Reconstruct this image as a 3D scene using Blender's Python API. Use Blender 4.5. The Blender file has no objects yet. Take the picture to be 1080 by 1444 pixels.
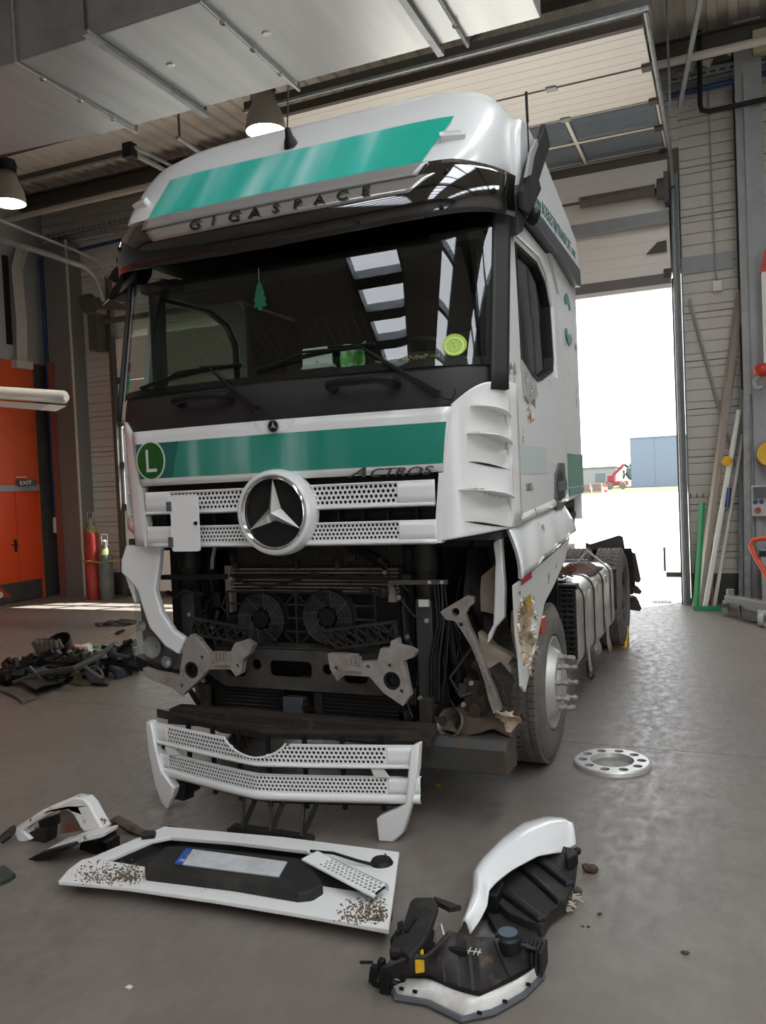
import bpy, math, random
from mathutils import Vector, Matrix, Euler, geometry, noise

sc = bpy.context.scene
COL = sc.collection
R = random.Random(7)
PI = math.pi

# ------------------------------------------------------------------ camera
F_PX, CAM, YAW, PITCH, ROLL = 1150.6, Vector((2.3105, -3.9224, 1.8251)), -0.4019, -0.0319, -0.0437
fw = Vector((math.sin(YAW)*math.cos(PITCH), math.cos(YAW)*math.cos(PITCH), math.sin(PITCH)))
r0 = Vector((math.cos(YAW), -math.sin(YAW), 0)); u0 = r0.cross(fw)
cr = math.cos(ROLL)*r0 + math.sin(ROLL)*u0
cu = -math.sin(ROLL)*r0 + math.cos(ROLL)*u0
cam_d = bpy.data.cameras.new('camera'); cam = bpy.data.objects.new('camera', cam_d); COL.objects.link(cam)
cam_d.sensor_fit = 'VERTICAL'; cam_d.sensor_height = 36; cam_d.lens = F_PX/1444*36
cam_d.clip_start = .05; cam_d.clip_end = 600
cam.matrix_world = Matrix(((cr.x, cu.x, -fw.x, CAM.x), (cr.y, cu.y, -fw.y, CAM.y), (cr.z, cu.z, -fw.z, CAM.z), (0, 0, 0, 1)))
sc.camera = cam

# ------------------------------------------------------------------ sky, sun, exposure
SKY, SUN, SKYLIGHT, EXPO = 3.2, 26.0, 7.4, 0.33
w = bpy.data.worlds.new('world'); sc.world = w; w.use_nodes = True
bg = w.node_tree.nodes['Background']; bg.inputs[0].default_value = (.93, .97, 1, 1); bg.inputs[1].default_value = SKY
sun_d = bpy.data.lights.new('sun', 'SUN'); sun_d.energy = SUN; sun_d.angle = .009; sun_d.color = (1, .96, .9)
sun = bpy.data.objects.new('sun', sun_d); COL.objects.link(sun)
sun.rotation_euler = Vector((-.45, -.5, -1)).to_track_quat('-Z', 'Y').to_euler(); sun.location = (40, 40, 50)
vs = sc.view_settings
vs.view_transform = 'Standard'; vs.look = 'None'; vs.exposure = EXPO; vs.gamma = 1; vs.use_curve_mapping = False

# ------------------------------------------------------------------ measuring helpers (survey of the place from the camera)
def ray(px, py): return fw + (px-540)/F_PX*cr + (722-py)/F_PX*cu
def at(px, py, ax, v):
    d = ray(px, py); return CAM + d*((v-CAM[ax])/d[ax])
def fl(px, py, z=0.0): return at(px, py, 2, z)

# ------------------------------------------------------------------ mesh helpers
class MB:
    def __init__(s): s.v = []; s.f = []
    def add(s, vs, fs):
        o = len(s.v); s.v += [tuple(p) for p in vs]; s.f += [tuple(i+o for i in f) for f in fs]; return s
    def box(s, x0, x1, y0, y1, z0, z1, m=None):
        vs = [Vector((x, y, z)) for x in (x0, x1) for y in (y0, y1) for z in (z0, z1)]
        if m: vs = [m @ q for q in vs]
        return s.add(vs, [(0,1,3,2), (4,6,7,5), (0,4,5,1), (2,3,7,6), (0,2,6,4), (1,5,7,3)])
    def bar(s, p, q, w, h=None, up=(0,0,1), w2=None, h2=None):
        p = Vector(p); q = Vector(q); h = h or w; w2 = w2 or w; h2 = h2 or h
        d = (q-p).normalized(); a = d.cross(Vector(up))
        if a.length < 1e-4: a = d.cross(Vector((1,0,0)))
        a.normalize(); b = a.cross(d)
        vs = [c + a*i*ww/2 + b*j*hh/2 for c, ww, hh in ((p,w,h), (q,w2,h2)) for i, j in ((-1,-1),(1,-1),(1,1),(-1,1))]
        return s.add(vs, [(3,2,1,0), (4,5,6,7), (0,1,5,4), (1,2,6,5), (2,3,7,6), (3,0,4,7)])
    def tube(s, pts, r, n=8, cap=True):
        pts = [Vector(p) for p in pts]; m = len(pts)
        rr = r if isinstance(r, (list, tuple)) else [r]*m
        o = len(s.v); a = None
        for i, p in enumerate(pts):
            d = (pts[min(i+1, m-1)] - pts[max(i-1, 0)]).normalized()
            if a is None:
                a = d.cross(Vector((0,0,1)))
                if a.length < 1e-3: a = d.cross(Vector((1,0,0)))
            else: a = a - d*a.dot(d)
            a.normalize(); b = d.cross(a)
            for k in range(n):
                t = 2*PI*k/n; s.v.append(tuple(p + (a*math.cos(t) + b*math.sin(t))*rr[i]))
        for i in range(m-1):
            for k in range(n):
                k2 = (k+1) % n
                s.f.append((o+i*n+k, o+i*n+k2, o+(i+1)*n+k2, o+(i+1)*n+k))
        if cap:
            s.f.append(tuple(o+k for k in reversed(range(n)))); s.f.append(tuple(o+(m-1)*n+k for k in range(n)))
        return s
    def cyl(s, p, q, r, n=16, r2=None): return s.tube([p, q], [r, r if r2 is None else r2], n)
    def prism(s, poly, d0, d1, fn, holes=()):
        """extrude a 2-D outline (with holes) from depth d0 to d1; fn(u, v, d) gives the point"""
        loops = [list(poly)] + [list(h) for h in holes]
        flat = [p for l in loops for p in l]; n = len(flat)
        tri = geometry.tessellate_polygon([[Vector((p[0], p[1], 0)) for p in l] for l in loops])
        o = len(s.v)
        s.v += [tuple(fn(p[0], p[1], d0)) for p in flat] + [tuple(fn(p[0], p[1], d1)) for p in flat]
        for t in tri:
            s.f.append(tuple(o+i for i in t)); s.f.append(tuple(o+n+i for i in reversed(t)))
        k = 0
        for l in loops:
            m = len(l)
            for i in range(m):
                j = (i+1) % m
                s.f.append((o+k+i, o+k+j, o+n+k+j, o+n+k+i))
            k += m
        return s
    def lathe(s, prof, n=24, m=Matrix(), closed=False, a0=0, a1=2*PI):
        full = abs(a1-a0-2*PI) < 1e-6; cnt = n if full else n+1
        o = len(s.v); k = len(prof)
        for i in range(cnt):
            t = a0+(a1-a0)*i/n; c, sn = math.cos(t), math.sin(t)
            for r, h in prof: s.v.append(tuple(m @ Vector((r*c, r*sn, h))))
        for i in range(n):
            i2 = (i+1) % cnt
            for j in range(k if closed else k-1):
                j2 = (j+1) % k
                s.f.append((o+i*k+j, o+i2*k+j, o+i2*k+j2, o+i*k+j2))
        return s
    def grid(s, fn, nu, nv, u=(0,1), v=(0,1), skip=None):
        o = len(s.v)
        for i in range(nu+1):
            for j in range(nv+1):
                s.v.append(tuple(fn(u[0]+(u[1]-u[0])*i/nu, v[0]+(v[1]-v[0])*j/nv)))
        for i in range(nu):
            for j in range(nv):
                if skip and skip(u[0]+(u[1]-u[0])*(i+.5)/nu, v[0]+(v[1]-v[0])*(j+.5)/nv): continue
                a = o+i*(nv+1)+j; s.f.append((a, a+nv+1, a+nv+2, a+1))
        return s
    def ball(s, c, r, n=10, m=6, sq=(1,1,1)):
        return s.grid(lambda a, b: (c[0]+r*sq[0]*math.cos(a)*math.sin(b), c[1]+r*sq[1]*math.sin(a)*math.sin(b), c[2]+r*sq[2]*math.cos(b)), n, m, (0, 2*PI), (0, PI))
    def jitter(s, a, seed=0, sc_=6):
        s.v = [tuple(Vector(p) + a*noise.noise_vector(Vector(p)*sc_ + Vector((seed, 0, 0)))) for p in s.v]; return s
    def map(s, fn): s.v = [tuple(fn(Vector(p))) for p in s.v]; return s
    def build(s, name, m, parent=None, smooth=False, solid=0, bevel=0, fix=True):
        me = bpy.data.meshes.new(name); me.from_pydata(s.v, [], s.f); me.update()
        if fix:
            import bmesh
            b = bmesh.new(); b.from_mesh(me)
            bmesh.ops.remove_doubles(b, verts=b.verts, dist=1e-5)
            bmesh.ops.recalc_face_normals(b, faces=b.faces); b.to_mesh(me); b.free()
        if smooth:
            me.shade_smooth()
            if hasattr(me, 'set_sharp_from_angle'): me.set_sharp_from_angle(angle=math.radians(38 if smooth is True else smooth))
        o = bpy.data.objects.new(name, me); COL.objects.link(o)
        me.materials.append(m)
        if parent: o.parent = parent; o.matrix_parent_inverse = parent.matrix_basis.inverted()
        if solid:
            q = o.modifiers.new('thickness', 'SOLIDIFY'); q.thickness = abs(solid); q.offset = -1 if solid > 0 else 1
        if bevel:
            q = o.modifiers.new('bevel', 'BEVEL'); q.width = bevel; q.segments = 2; q.limit_method = 'ANGLE'; q.angle_limit = .7
        return o

def XZ(u, v, d): return Vector((u, d, v))
def YZ(u, v, d): return Vector((d, u, v))
def XY(u, v, d): return Vector((u, v, d))
def thing(name, label, cat, loc=(0,0,0), rot=(0,0,0), group=None):
    o = bpy.data.objects.new(name, None); COL.objects.link(o); o.empty_display_size = .1
    o.location = loc; o.rotation_euler = rot; return tag(o, label, cat, group)
def tag(o, label, cat, group=None):
    o['label'] = label; o['category'] = cat
    if group: o['group'] = group
    return o
def struct(o): o['kind'] = 'structure'; return o
def inst(src, name, parent, mw):
    """another piece sharing the mesh of src, placed with matrix mw"""
    o = bpy.data.objects.new(name, src.data); COL.objects.link(o)
    o.parent = parent
    if parent: o.matrix_parent_inverse = parent.matrix_basis.inverted()
    o.matrix_basis = mw
    for md in src.modifiers:
        q = o.modifiers.new(md.name, md.type)
        if md.type == 'BEVEL': q.width = md.width; q.segments = md.segments; q.limit_method = 'ANGLE'; q.angle_limit = .7
        else: q.thickness = md.thickness; q.offset = md.offset
    return o
def dup(root, loc=None, rot=None, **props):
    r = root.copy(); COL.objects.link(r)
    if loc is not None: r.location = loc
    if rot is not None: r.rotation_euler = rot
    for k, v in props.items(): r[k] = v
    def rec(a, b):
        for ch in list(a.children):
            c = ch.copy(); COL.objects.link(c); c.parent = b; rec(ch, c)
    rec(root, r); return r
def text(mb, body, size, fn, depth=.004, shear=0, space=1.0, spread=1):
    """lettering as mesh, laid out by fn(u, v, d)"""
    cu_ = bpy.data.curves.new('lettering', 'FONT'); cu_.body = body; cu_.size = size; cu_.shear = shear
    cu_.space_character = space; cu_.align_x = 'CENTER'; cu_.align_y = 'CENTER'; cu_.resolution_u = 3; cu_.extrude = depth/2
    o = bpy.data.objects.new('lettering', cu_); COL.objects.link(o)
    dg = bpy.context.evaluated_depsgraph_get(); dg.update()
    me = bpy.data.meshes.new_from_object(o.evaluated_get(dg))
    mb.add([fn(q.co.x*spread, q.co.y, q.co.z) for q in me.vertices], [tuple(p.vertices) for p in me.polygons])
    bpy.data.objects.remove(o); bpy.data.curves.remove(cu_); bpy.data.meshes.remove(me)
    return mb
def arc(c, r, a0, a1, n, ry=None):
    return [(c[0]+r*math.cos(a0+(a1-a0)*i/n), c[1]+(ry or r)*math.sin(a0+(a1-a0)*i/n)) for i in range(n+1)]
def circ(c, r, n=16, ry=None): return arc(c, r, 0, 2*PI, n, ry)[:-1]
def rrect(x0, x1, y0, y1, r, n=4):
    return (arc((x1-r, y1-r), r, 0, PI/2, n) + arc((x0+r, y1-r), r, PI/2, PI, n) + arc((x0+r, y0+r), r, PI, 1.5*PI, n) + arc((x1-r, y0+r), r, 1.5*PI, 2*PI, n))
def lerp(a, b, t): return a+(b-a)*t
def interp(x, tab):
    for (a, b), (c, d) in zip(tab, tab[1:]):
        if x <= c: return b+(d-b)*max(0, (x-a))/(c-a)
    return tab[-1][1]

# ------------------------------------------------------------------ materials
def lin(c):
    if isinstance(c, str): c = [int(c[i:i+2], 16)/255 for i in (0, 2, 4)]
    return tuple(x/12.92 if x <= .04045 else ((x+.055)/1.055)**2.4 for x in c) + (1,)
class Nodes:
    def __init__(s, name):
        s.m = bpy.data.materials.new(name); s.m.use_nodes = True; s.t = s.m.node_tree
        s.b = s.t.nodes['Principled BSDF']; s.out = s.t.nodes['Material Output']
        s.tc = s.t.nodes.new('ShaderNodeTexCoord')
    def n(s, k, **kw):
        x = s.t.nodes.new(k)
        for a, b in kw.items(): setattr(x, a, b)
        return x
    def l(s, a, b): s.t.links.new(a, b)
    def noise(s, scale, detail=4, rough=.55, vec=None, stretch=None):
        x = s.n('ShaderNodeTexNoise'); x.inputs['Scale'].default_value = scale; x.inputs['Detail'].default_value = detail; x.inputs['Roughness'].default_value = rough
        v = vec or s.tc.outputs['Object']
        if stretch:
            mp = s.n('ShaderNodeMapping'); mp.inputs['Scale'].default_value = stretch; s.l(v, mp.inputs[0]); v = mp.outputs[0]
        s.l(v, x.inputs['Vector']); return x.outputs['Fac']
    def ramp(s, fac, stops):
        x = s.n('ShaderNodeValToRGB'); e = x.color_ramp.elements
        e[0].position, e[0].color = stops[0]; e[1].position, e[1].color = stops[-1]
        for p, c in stops[1:-1]:
            q = e.new(p); q.color = c
        s.l(fac, x.inputs[0]); return x.outputs[0]
    def mix(s, fac, a, b):
        x = s.n('ShaderNodeMix', data_type='RGBA')
        for sock, val in ((x.inputs[0], fac), (x.inputs[6], a), (x.inputs[7], b)):
            if hasattr(val, 'is_output'): s.l(val, sock)
            else: sock.default_value = val
        return x.outputs[2]
    def math(s, op, a, b=0):
        x = s.n('ShaderNodeMath', operation=op)
        for sock, val in ((x.inputs[0], a), (x.inputs[1], b)):
            if hasattr(val, 'is_output'): s.l(val, sock)
            else: sock.default_value = val
        return x.outputs[0]
    def bump(s, h, strength, dist=.01):
        x = s.n('ShaderNodeBump'); x.inputs['Strength'].default_value = strength; x.inputs['Distance'].default_value = dist
        s.l(h, x.inputs['Height']); s.l(x.outputs[0], s.b.inputs['Normal'])
def mat(name, col, rough=.5, metal=0, coat=0, var=None, bump=None, spec=.5, rvar=0, dirt=None, trans=0, alpha=1):
    """var=(colour2, noise scale, low, high[, stretch]); dirt=(colour, scale, threshold[, softness]); bump=(scale, strength)"""
    k = Nodes(name); b = k.b; c = lin(col)
    b.inputs['Base Color'].default_value = c; b.inputs['Roughness'].default_value = rough; b.inputs['Metallic'].default_value = metal
    b.inputs['Coat Weight'].default_value = coat; b.inputs['Coat Roughness'].default_value = .04; b.inputs['Specular IOR Level'].default_value = spec
    b.inputs['Transmission Weight'].default_value = trans; b.inputs['Alpha'].default_value = alpha
    out = c
    if var:
        f = k.noise(var[1], 5, .6, stretch=var[4] if len(var) > 4 else None)
        out = k.ramp(f, [(var[2], c), (var[3], lin(var[0]))])
    if dirt:
        f = k.noise(dirt[1], 8, .68); soft = dirt[3] if len(dirt) > 3 else .06
        mask = k.ramp(f, [(dirt[2], (0,0,0,1)), (dirt[2]+soft, (1,1,1,1))])
        out = k.mix(mask, out, lin(dirt[0]))
        k.l(k.math('MAXIMUM', k.math('MULTIPLY', mask, .8), rough), b.inputs['Roughness'])
    if hasattr(out, 'is_output'): k.l(out, b.inputs['Base Color'])
    if rvar:
        f = k.noise(3, 5); k.l(k.math('ADD', k.math('MULTIPLY', f, rvar), rough-rvar/2), b.inputs['Roughness'])
    if bump: k.bump(k.noise(bump[0], 4), bump[1])
    return k.m
def emit(name, col, strength):
    k = Nodes(name); e = k.n('ShaderNodeEmission'); e.inputs[0].default_value = lin(col); e.inputs[1].default_value = strength
    k.l(e.outputs[0], k.out.inputs[0]); return k.m
def glass(name, tint, gloss=.9, rough=.01, f0=1.5):
    k = Nodes(name); t = k.n('ShaderNodeBsdfTransparent'); t.inputs[0].default_value = lin(tint)
    g = k.n('ShaderNodeBsdfGlossy'); g.inputs['Roughness'].default_value = rough; g.inputs[0].default_value = (gloss,)*3+(1,)
    lw = k.n('ShaderNodeLayerWeight'); lw.inputs[0].default_value = .5; r0_ = ((f0-1)/(f0+1))**2
    fac = k.math('ADD', k.math('MULTIPLY', k.math('POWER', lw.outputs['Facing'], 5), 1-r0_), r0_)
    mx = k.n('ShaderNodeMixShader'); k.l(fac, mx.inputs[0]); k.l(t.outputs[0], mx.inputs[1]); k.l(g.outputs[0], mx.inputs[2])
    k.l(mx.outputs[0], k.out.inputs[0]); return k.m

M = {}
M['white'] = mat('white_paint', 'E6E7E4', .3, coat=.6)
M['white_dirty'] = mat('white_paint_soiled', 'E4E4E0', .35, coat=.4, dirt=('6F6252', 7, .67, .05))
M['white_mud'] = mat('white_paint_muddy', 'E2E1DC', .4, coat=.3, dirt=('6A5138', 14, .57, .05))
M['white_scr'] = mat('white_paint_scratched', 'DCDEDA', .32, coat=.4, dirt=('8D8174', 5, .62, .03), bump=(2.4, .55))
M['green'] = None
M['dgreen'] = mat('dark_teal_film', '12665C', .35, coat=.3)
M['grn'] = mat('teal_film', '188070', .32, coat=.4)
M['lgreen'] = mat('signal_green', '14581F', .45)
M['fblk'] = mat('soft_black_plastic', '262524', .55, bump=(220, .1))
M['blk'] = mat('black_plastic', '141516', .48, spec=.35)
M['blk2'] = mat('dusty_black_plastic', '252422', .6, spec=.35, var=('403D38', 6, .5, .78), bump=(40, .1))
M['dark'] = mat('dark_metal', '121110', .6, metal=.2, var=('25221F', 9, .5, .78))
M['grey'] = mat('grey_plastic', '55575A', .5)
M['gloss'] = mat('smoked_acrylic', '141312', .06, coat=1, spec=.8)
M['chrome'] = mat('chrome', 'D8D8D8', .12, metal=1)
M['silver'] = mat('satin_silver', 'C4C4C0', .42, metal=.6)
M['cast'] = mat('cast_aluminium', 'A39D96', .5, metal=.4, var=('7A736B', 12, .45, .75), bump=(60, .2))
M['alu'] = mat('polished_aluminium', 'BDB9B2', .32, metal=.55, var=('857A6E', 4, .52, .8), rvar=.2)
M['steel'] = mat('galvanised_steel', '9A9FA1', .5, metal=.25, var=('83888A', 8, .4, .7))
M['rust'] = mat('rusty_steel', '37302A', .8, metal=.2, var=('5A4430', 14, .52, .72), bump=(30, .3))
M['rub'] = mat('tyre_rubber', '5C5751', .85, var=('716A62', 6, .4, .7), bump=(60, .1))
M['hole_dark'] = mat('hole_dark_black', '151413', .9)  # black for the sheets that make perforations look deep
M['mudm'] = mat('dried_mud', '4F4034', .95, bump=(40, .5))
M['foil'] = mat('torn_fibre', 'B5A48C', .8, var=('6F5B45', 15, .45, .7))
M['beige'] = mat('beige_board', 'A99D8C', .7, var=('8F8372', 5, .4, .7))
M['red'] = mat('red_paint', 'B8321C', .45, var=('9A2A18', 5, .4, .8))
M['orange'] = mat('orange_panel', 'D4562B', .5, var=('C44E27', 1.5, .4, .8))
M['orange2'] = mat('orange_door_paint', 'DA4B22', .4)
M['yel'] = mat('yellow_plastic', 'D8A91C', .5)
M['blue'] = mat('blue_paint', '1E3A6E', .45)
M['gpaint'] = mat('green_paint', '2E8B5A', .45)
M['wplast'] = mat('white_plastic', 'D8D6CF', .5)
M['gwall'] = mat('grey_wall', '9A9A98', .8, bump=(80, .03))
M['plinth'] = mat('dark_plinth', '3A3B39', .75, var=('4A4944', 6, .4, .7))
M['siding'] = mat('ribbed_wall_panel', 'C8C2B9', .55, var=('BDB7AE', 1.2, .4, .7))
M['groove'] = mat('panel_joint', '6A645D', .8)
M['col'] = mat('column_paint', '9A9C9C', .5, var=('8E9191', 3, .4, .7))
M['ceil'] = mat('roof_sheet', 'E2DCD0', .5, var=('D6D0C4', 1.5, .4, .7))
M['darkst'] = mat('dark_steelwork', '4B4843', .55)
M['duct'] = mat('duct_sheet', 'ABAEB0', .38, metal=.45, var=('979B9E', 2.5, .4, .65, (1, .12, 1)))
M['doorw'] = mat('door_section_white', 'E6E2DA', .45)
M['brown'] = mat('brown_strip', '4C423B', .6)
M['glassw'] = glass('windscreen_glass', 'D3DED8', .95, .008, 1.6)
M['glassd'] = glass('window_glass', 'C4D0CB', .9, .01, 1.7)
def milky(name, tint, body, f):
    k = Nodes(name); t = k.n('ShaderNodeBsdfTransparent'); t.inputs[0].default_value = lin(tint)
    k.b.inputs['Base Color'].default_value = lin(body); k.b.inputs['Roughness'].default_value = .25
    mx = k.n('ShaderNodeMixShader'); mx.inputs[0].default_value = f; k.l(t.outputs[0], mx.inputs[1]); k.l(k.b.outputs[0], mx.inputs[2]); k.l(mx.outputs[0], k.out.inputs[0]); return k.m
M['pane_clear'] = milky('clear_pane', 'F4F7F8', '8C99A6', .1)
M['pane'] = milky('acrylic_pane', 'E6EBEE', '8C99A6', .36)
M['lens'] = glass('lamp_lens', 'F0F2F2', .9, .02, 1.45)
M['lit'] = emit('lit_lamp_glass', 'FFF4E0', 14)
M['skyl'] = emit('skylight_sheet', 'F2F7FF', SKYLIGHT)
M['cabin'] = mat('cabin_trim', '2E2F2E', .7)
M['seat'] = mat('seat_fabric', '3A3B3A', .85, bump=(200, .1))
M['lime'] = mat('lime_sticker', 'A5C43A', .5)
M['tan'] = mat('peanut_shell', 'B89A62', .8)

def floor_material():
    k = Nodes('concrete_floor')
    a = k.noise(.55, 7, .62); b = k.noise(4.5, 6, .65); c = k.noise(2.2, 6, .7, stretch=(1, 3, 1))
    base = k.ramp(a, [(.32, lin('655E57')), (.5, lin('726A62')), (.7, lin('7E766D'))])
    sp = k.ramp(b, [(.35, lin('68615A')), (.62, lin('7A726A'))]); base = k.mix(.4, base, sp)
    st = k.ramp(c, [(.56, (0,0,0,1)), (.74, (.3,.3,.3,1))]); base = k.mix(st, base, lin('5E5850'))
    k.l(base, k.b.inputs['Base Color'])
    rg = k.ramp(k.noise(16, 8, .72, stretch=(1, .55, 1)), [(.36, (.34,.34,.34,1)), (.66, (.62,.62,.62,1))]); k.l(rg, k.b.inputs['Roughness'])
    k.b.inputs['Specular IOR Level'].default_value = .55
    k.bump(k.noise(140, 4), .05, .002); return k.m
M['floor'] = floor_material()
def stripe_material(name, c0, c1, c2, s, x0, x1):
    """teal film with the washed-out company lettering left as soft pale patches between x0 and x1"""
    k = Nodes(name); mp = k.n('ShaderNodeMapping'); mp.inputs['Scale'].default_value = (s, 0, .6); k.l(k.tc.outputs['Object'], mp.inputs[0])
    f = k.noise(1.0, 2, .4, vec=mp.outputs[0]); sx = k.n('ShaderNodeSeparateXYZ'); k.l(k.tc.outputs['Object'], sx.inputs[0])
    c = k.ramp(f, [(.34, lin(c0)), (.5, lin(c1)), (.66, lin(c2))])
    mr = k.n('ShaderNodeMapRange', interpolation_type='SMOOTHSTEP'); mr.inputs[1].default_value = x0; mr.inputs[2].default_value = x0+.25; k.l(sx.outputs[0], mr.inputs[0])
    m2 = k.n('ShaderNodeMapRange', interpolation_type='SMOOTHSTEP'); m2.inputs[1].default_value = x1; m2.inputs[2].default_value = x1-.25; k.l(sx.outputs[0], m2.inputs[0])
    c = k.mix(k.math('MULTIPLY', mr.outputs[0], m2.outputs[0]), lin(c0), c)
    k.l(c, k.b.inputs['Base Color']); k.b.inputs['Roughness'].default_value = .32; k.b.inputs['Coat Weight'].default_value = .4
    return k.m
M['stripe'] = stripe_material('teal_stripe', '128571', '3F8F80', '86B3A7', 5, -.75, .6)
M['stripe2'] = stripe_material('roof_teal_lightened', '1DB49D', '46C6B5', 'A8E4DA', 4, -.95, .85)  # roof film colour lightened to carry the reflection on it
# ================================================================== SETTING
YB, XL = 8.2, -9.7                     # back wall and left wall planes
# ---- floor: bed with poured slabs, saw-cut joints between them
floor = struct(MB().box(-11, 12.2, -13.2, 8.45, -.25, -.03).build('floor', M['groove']))
xs, ys = [-11, -5.2, 4.1, 12.2], [-13.2, -4.4, 1.7, 8.45]
for i in range(3):
    for j in range(3):
        MB().box(xs[i]+.003, xs[i+1]-.003, ys[j]+.003, ys[j+1]-.003, -.05, 0).build('slab', M['floor'], floor)
# steel edge and drain slots in the doorway
g = MB()
for k in range(22): g.box(.75+k*.045, .775+k*.045, 8.2, 8.3, .0, .004)
g.build('drain_grate', M['darkst'], floor)

# ---- back wall, three bays of ribbed panels between the doors
wb = MB()
for x0, x1 in ((XL-.3, -8.0), (-3.85, -2.72), (1.78, 12.2)): wb.box(x0, x1, YB+.03, YB+.2, 0, 7.9)
wb.box(-8.0, -3.85, YB+.03, YB+.2, 4.62, 7.9); wb.box(-2.72, 1.78, YB+.03, YB+.2, 4.62, 7.9)
wall_back = struct(wb.build('wall_back', M['groove']))
HTS = [.095, .165, .155, .155, .09]
def cladding(x0, x1, z0, z1, y=YB, wall=wall_back, along='x'):
    z = z0; protos = {}; k = 0; L = x1-x0
    while z < z1-.02:
        h = min(HTS[k % 5], z1-z); g = .010 if k % 5 == 4 else .005
        key = round(h, 3), g
        if along == 'x': mw = Matrix.Translation((x0, y, z))
        else: mw = Matrix.Translation((y, x0, z)) @ Matrix.Rotation(PI/2, 4, 'Z')
        if key not in protos:
            b = MB(); hh = h-g
            prof = [(0, .03), (0, .006), (.008, 0), (hh-.008, 0), (hh, .006), (hh, .03)]
            b.add([(x, q, p) for x in (0, L) for p, q in prof], [tuple(range(6)), tuple(reversed(range(6, 12)))] + [(i, i+6, (i+1) % 6+6, (i+1) % 6) for i in range(6)])
            o = b.build('wall_panel', M['siding'], wall); o.matrix_basis = mw; protos[key] = o
        else: inst(protos[key], 'wall_panel', wall, mw)
        z += h; k += 1
cladding(1.8, 2.5, .06, 7.4); cladding(2.84, 6.0, .06, 7.4); cladding(XL, -8.02, .06, 7.4); cladding(-3.83, -2.74, .06, 7.4)
cladding(-8.02, -3.83, 4.66, 7.4); cladding(-2.74, 1.8, 6.3, 7.4)
MB().box(1.8, 6, YB-.01, YB, 0, .42).build('plinth_board', M['plinth'], wall_back)
MB().box(XL, -8.02, YB-.01, YB, 0, .42).build('plinth_board', M['plinth'], wall_back)

# ---- left wall: orange below, pale grey above, dark kick band
wl = MB().box(XL-.3, XL, -13.2, YB+.2, 4.42, 7.9); wall_left = struct(wl.build('wall_left', M['gwall']))
lo = MB().box(XL-.3, XL, -13.2, 6.0, 0, 4.42); lo.box(XL-.3, XL, 6.0, 7.72, 2.12, 4.42); lo.box(XL-.3, XL, 7.72, YB+.2, 0, 4.42)
lo.build('orange_cladding', M['orange'], wall_left)
MB().box(XL, XL+.03, 4.5, 7.75, 2.02, 2.13).build('header_rail', M['col'], wall_left)
MB().box(XL, XL+.012, -6, 6.0, 0, .38).build('kick_band', M['plinth'], wall_left)
MB().box(XL, XL+.02, 7.78, 8.2, 0, 4.4).build('dark_corner_strip', M['plinth'], wall_left)
d1 = struct(MB().box(XL-.08, XL-.03, 5.95, 7.77, -.03, 2.14).build('door_1', M['plinth']))
MB().box(XL-.03, XL-.01, 6.0, 7.2, .36, 2.02).build('leaf', M['orange2'], d1, bevel=.004)
MB().box(XL-.03, XL-.01, 7.21, 7.72, .36, 2.02).build('leaf', M['orange2'], d1, bevel=.004)
MB().box(XL-.03, XL-.012, 6.0, 7.2, .02, .36).build('kick_plate', M['plinth'], d1)
MB().box(XL-.03, XL-.012, 7.21, 7.72, .02, .36).build('kick_plate', M['plinth'], d1)
hd = MB().box(XL-.01, XL+.005, 7.12, 7.17, .92, 1.14); hd.tube([(XL, 7.145, 1.05), (XL+.06, 7.145, 1.05), (XL+.06, 7.0, 1.05)], .011)
hd.build('door_handle', M['blk'], d1, smooth=True)
ds = MB(); ds.prism([(6.45, .12), (6.72, .34), (7.0, .12)], XL-.011, XL-.008, YZ); ds.build('warning_triangle', M['red'], d1)
ds = MB(); ds.prism(circ((6.72, .18), .09, 14, .06), XL-.008, XL-.005, YZ); ds.build('warning_mark', M['wplast'], d1)

# ---- side and rear of the hall (behind the photographer)
struct(MB().box(12.0, 12.2, -13.2, 8.45, 0, 7.9).build('wall_right', M['siding']))
wf = MB()
for x0, x1 in ((-10, 5.5), (10, 12.2)): wf.box(x0, x1, -13.2, -13, 0, 7.9)
wf.box(5.5, 10, -13.2, -13, 4.6, 7.9)
struct(wf.build('wall_front', M['siding']))

# ---- ceiling of trapezoid sheet, with long skylights; the two right-hand ones are unseen, added for top light
ZC = 7.65
SKY_X = [(-2.3, -1.2), (2.6, 4.2), (8.2, 9.8)]; SKY_Y = (-11.5, -4.4); SKY_END = [-4.4, 3.4, 3.4]  # second and third strips added out of view, lengthened for light from above
def sheet(x0, x1, y0, y1):
    b = MB(); p = .25; n = int(round((x1-x0)/p)); p = (x1-x0)/n; prof = []
    for i in range(n):
        x = x0+i*p; prof += [(x, 0), (x+p*.42, 0), (x+p*.5, .05), (x+p*.92, .05)]
    prof.append((x1, 0))
    b.add([(x, y, ZC+z) for y in (y0, y1) for x, z in prof], [(i, i+1, i+1+len(prof), i+len(prof)) for i in range(len(prof)-1)])
    return b
cl = sheet(-10, 12.2, 3.4, 8.5)
for q in (sheet(-10, 12.2, -13.2, SKY_Y[0]), sheet(-10, SKY_X[0][0], *SKY_Y), sheet(SKY_X[0][1], SKY_X[1][0], *SKY_Y), sheet(-10, SKY_X[1][0], SKY_Y[1], 3.4), sheet(SKY_X[1][1], SKY_X[2][0], SKY_Y[0], 3.4), sheet(SKY_X[2][1], 12.2, SKY_Y[0], 3.4)): cl.add(q.v, q.f)
ceiling = struct(cl.build('ceiling', M['ceil']))
MB().box(-10, 12.2, -13.2, 8.5, ZC+.3, ZC+.4).build('roof_deck', M['darkst'], ceiling)
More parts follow.
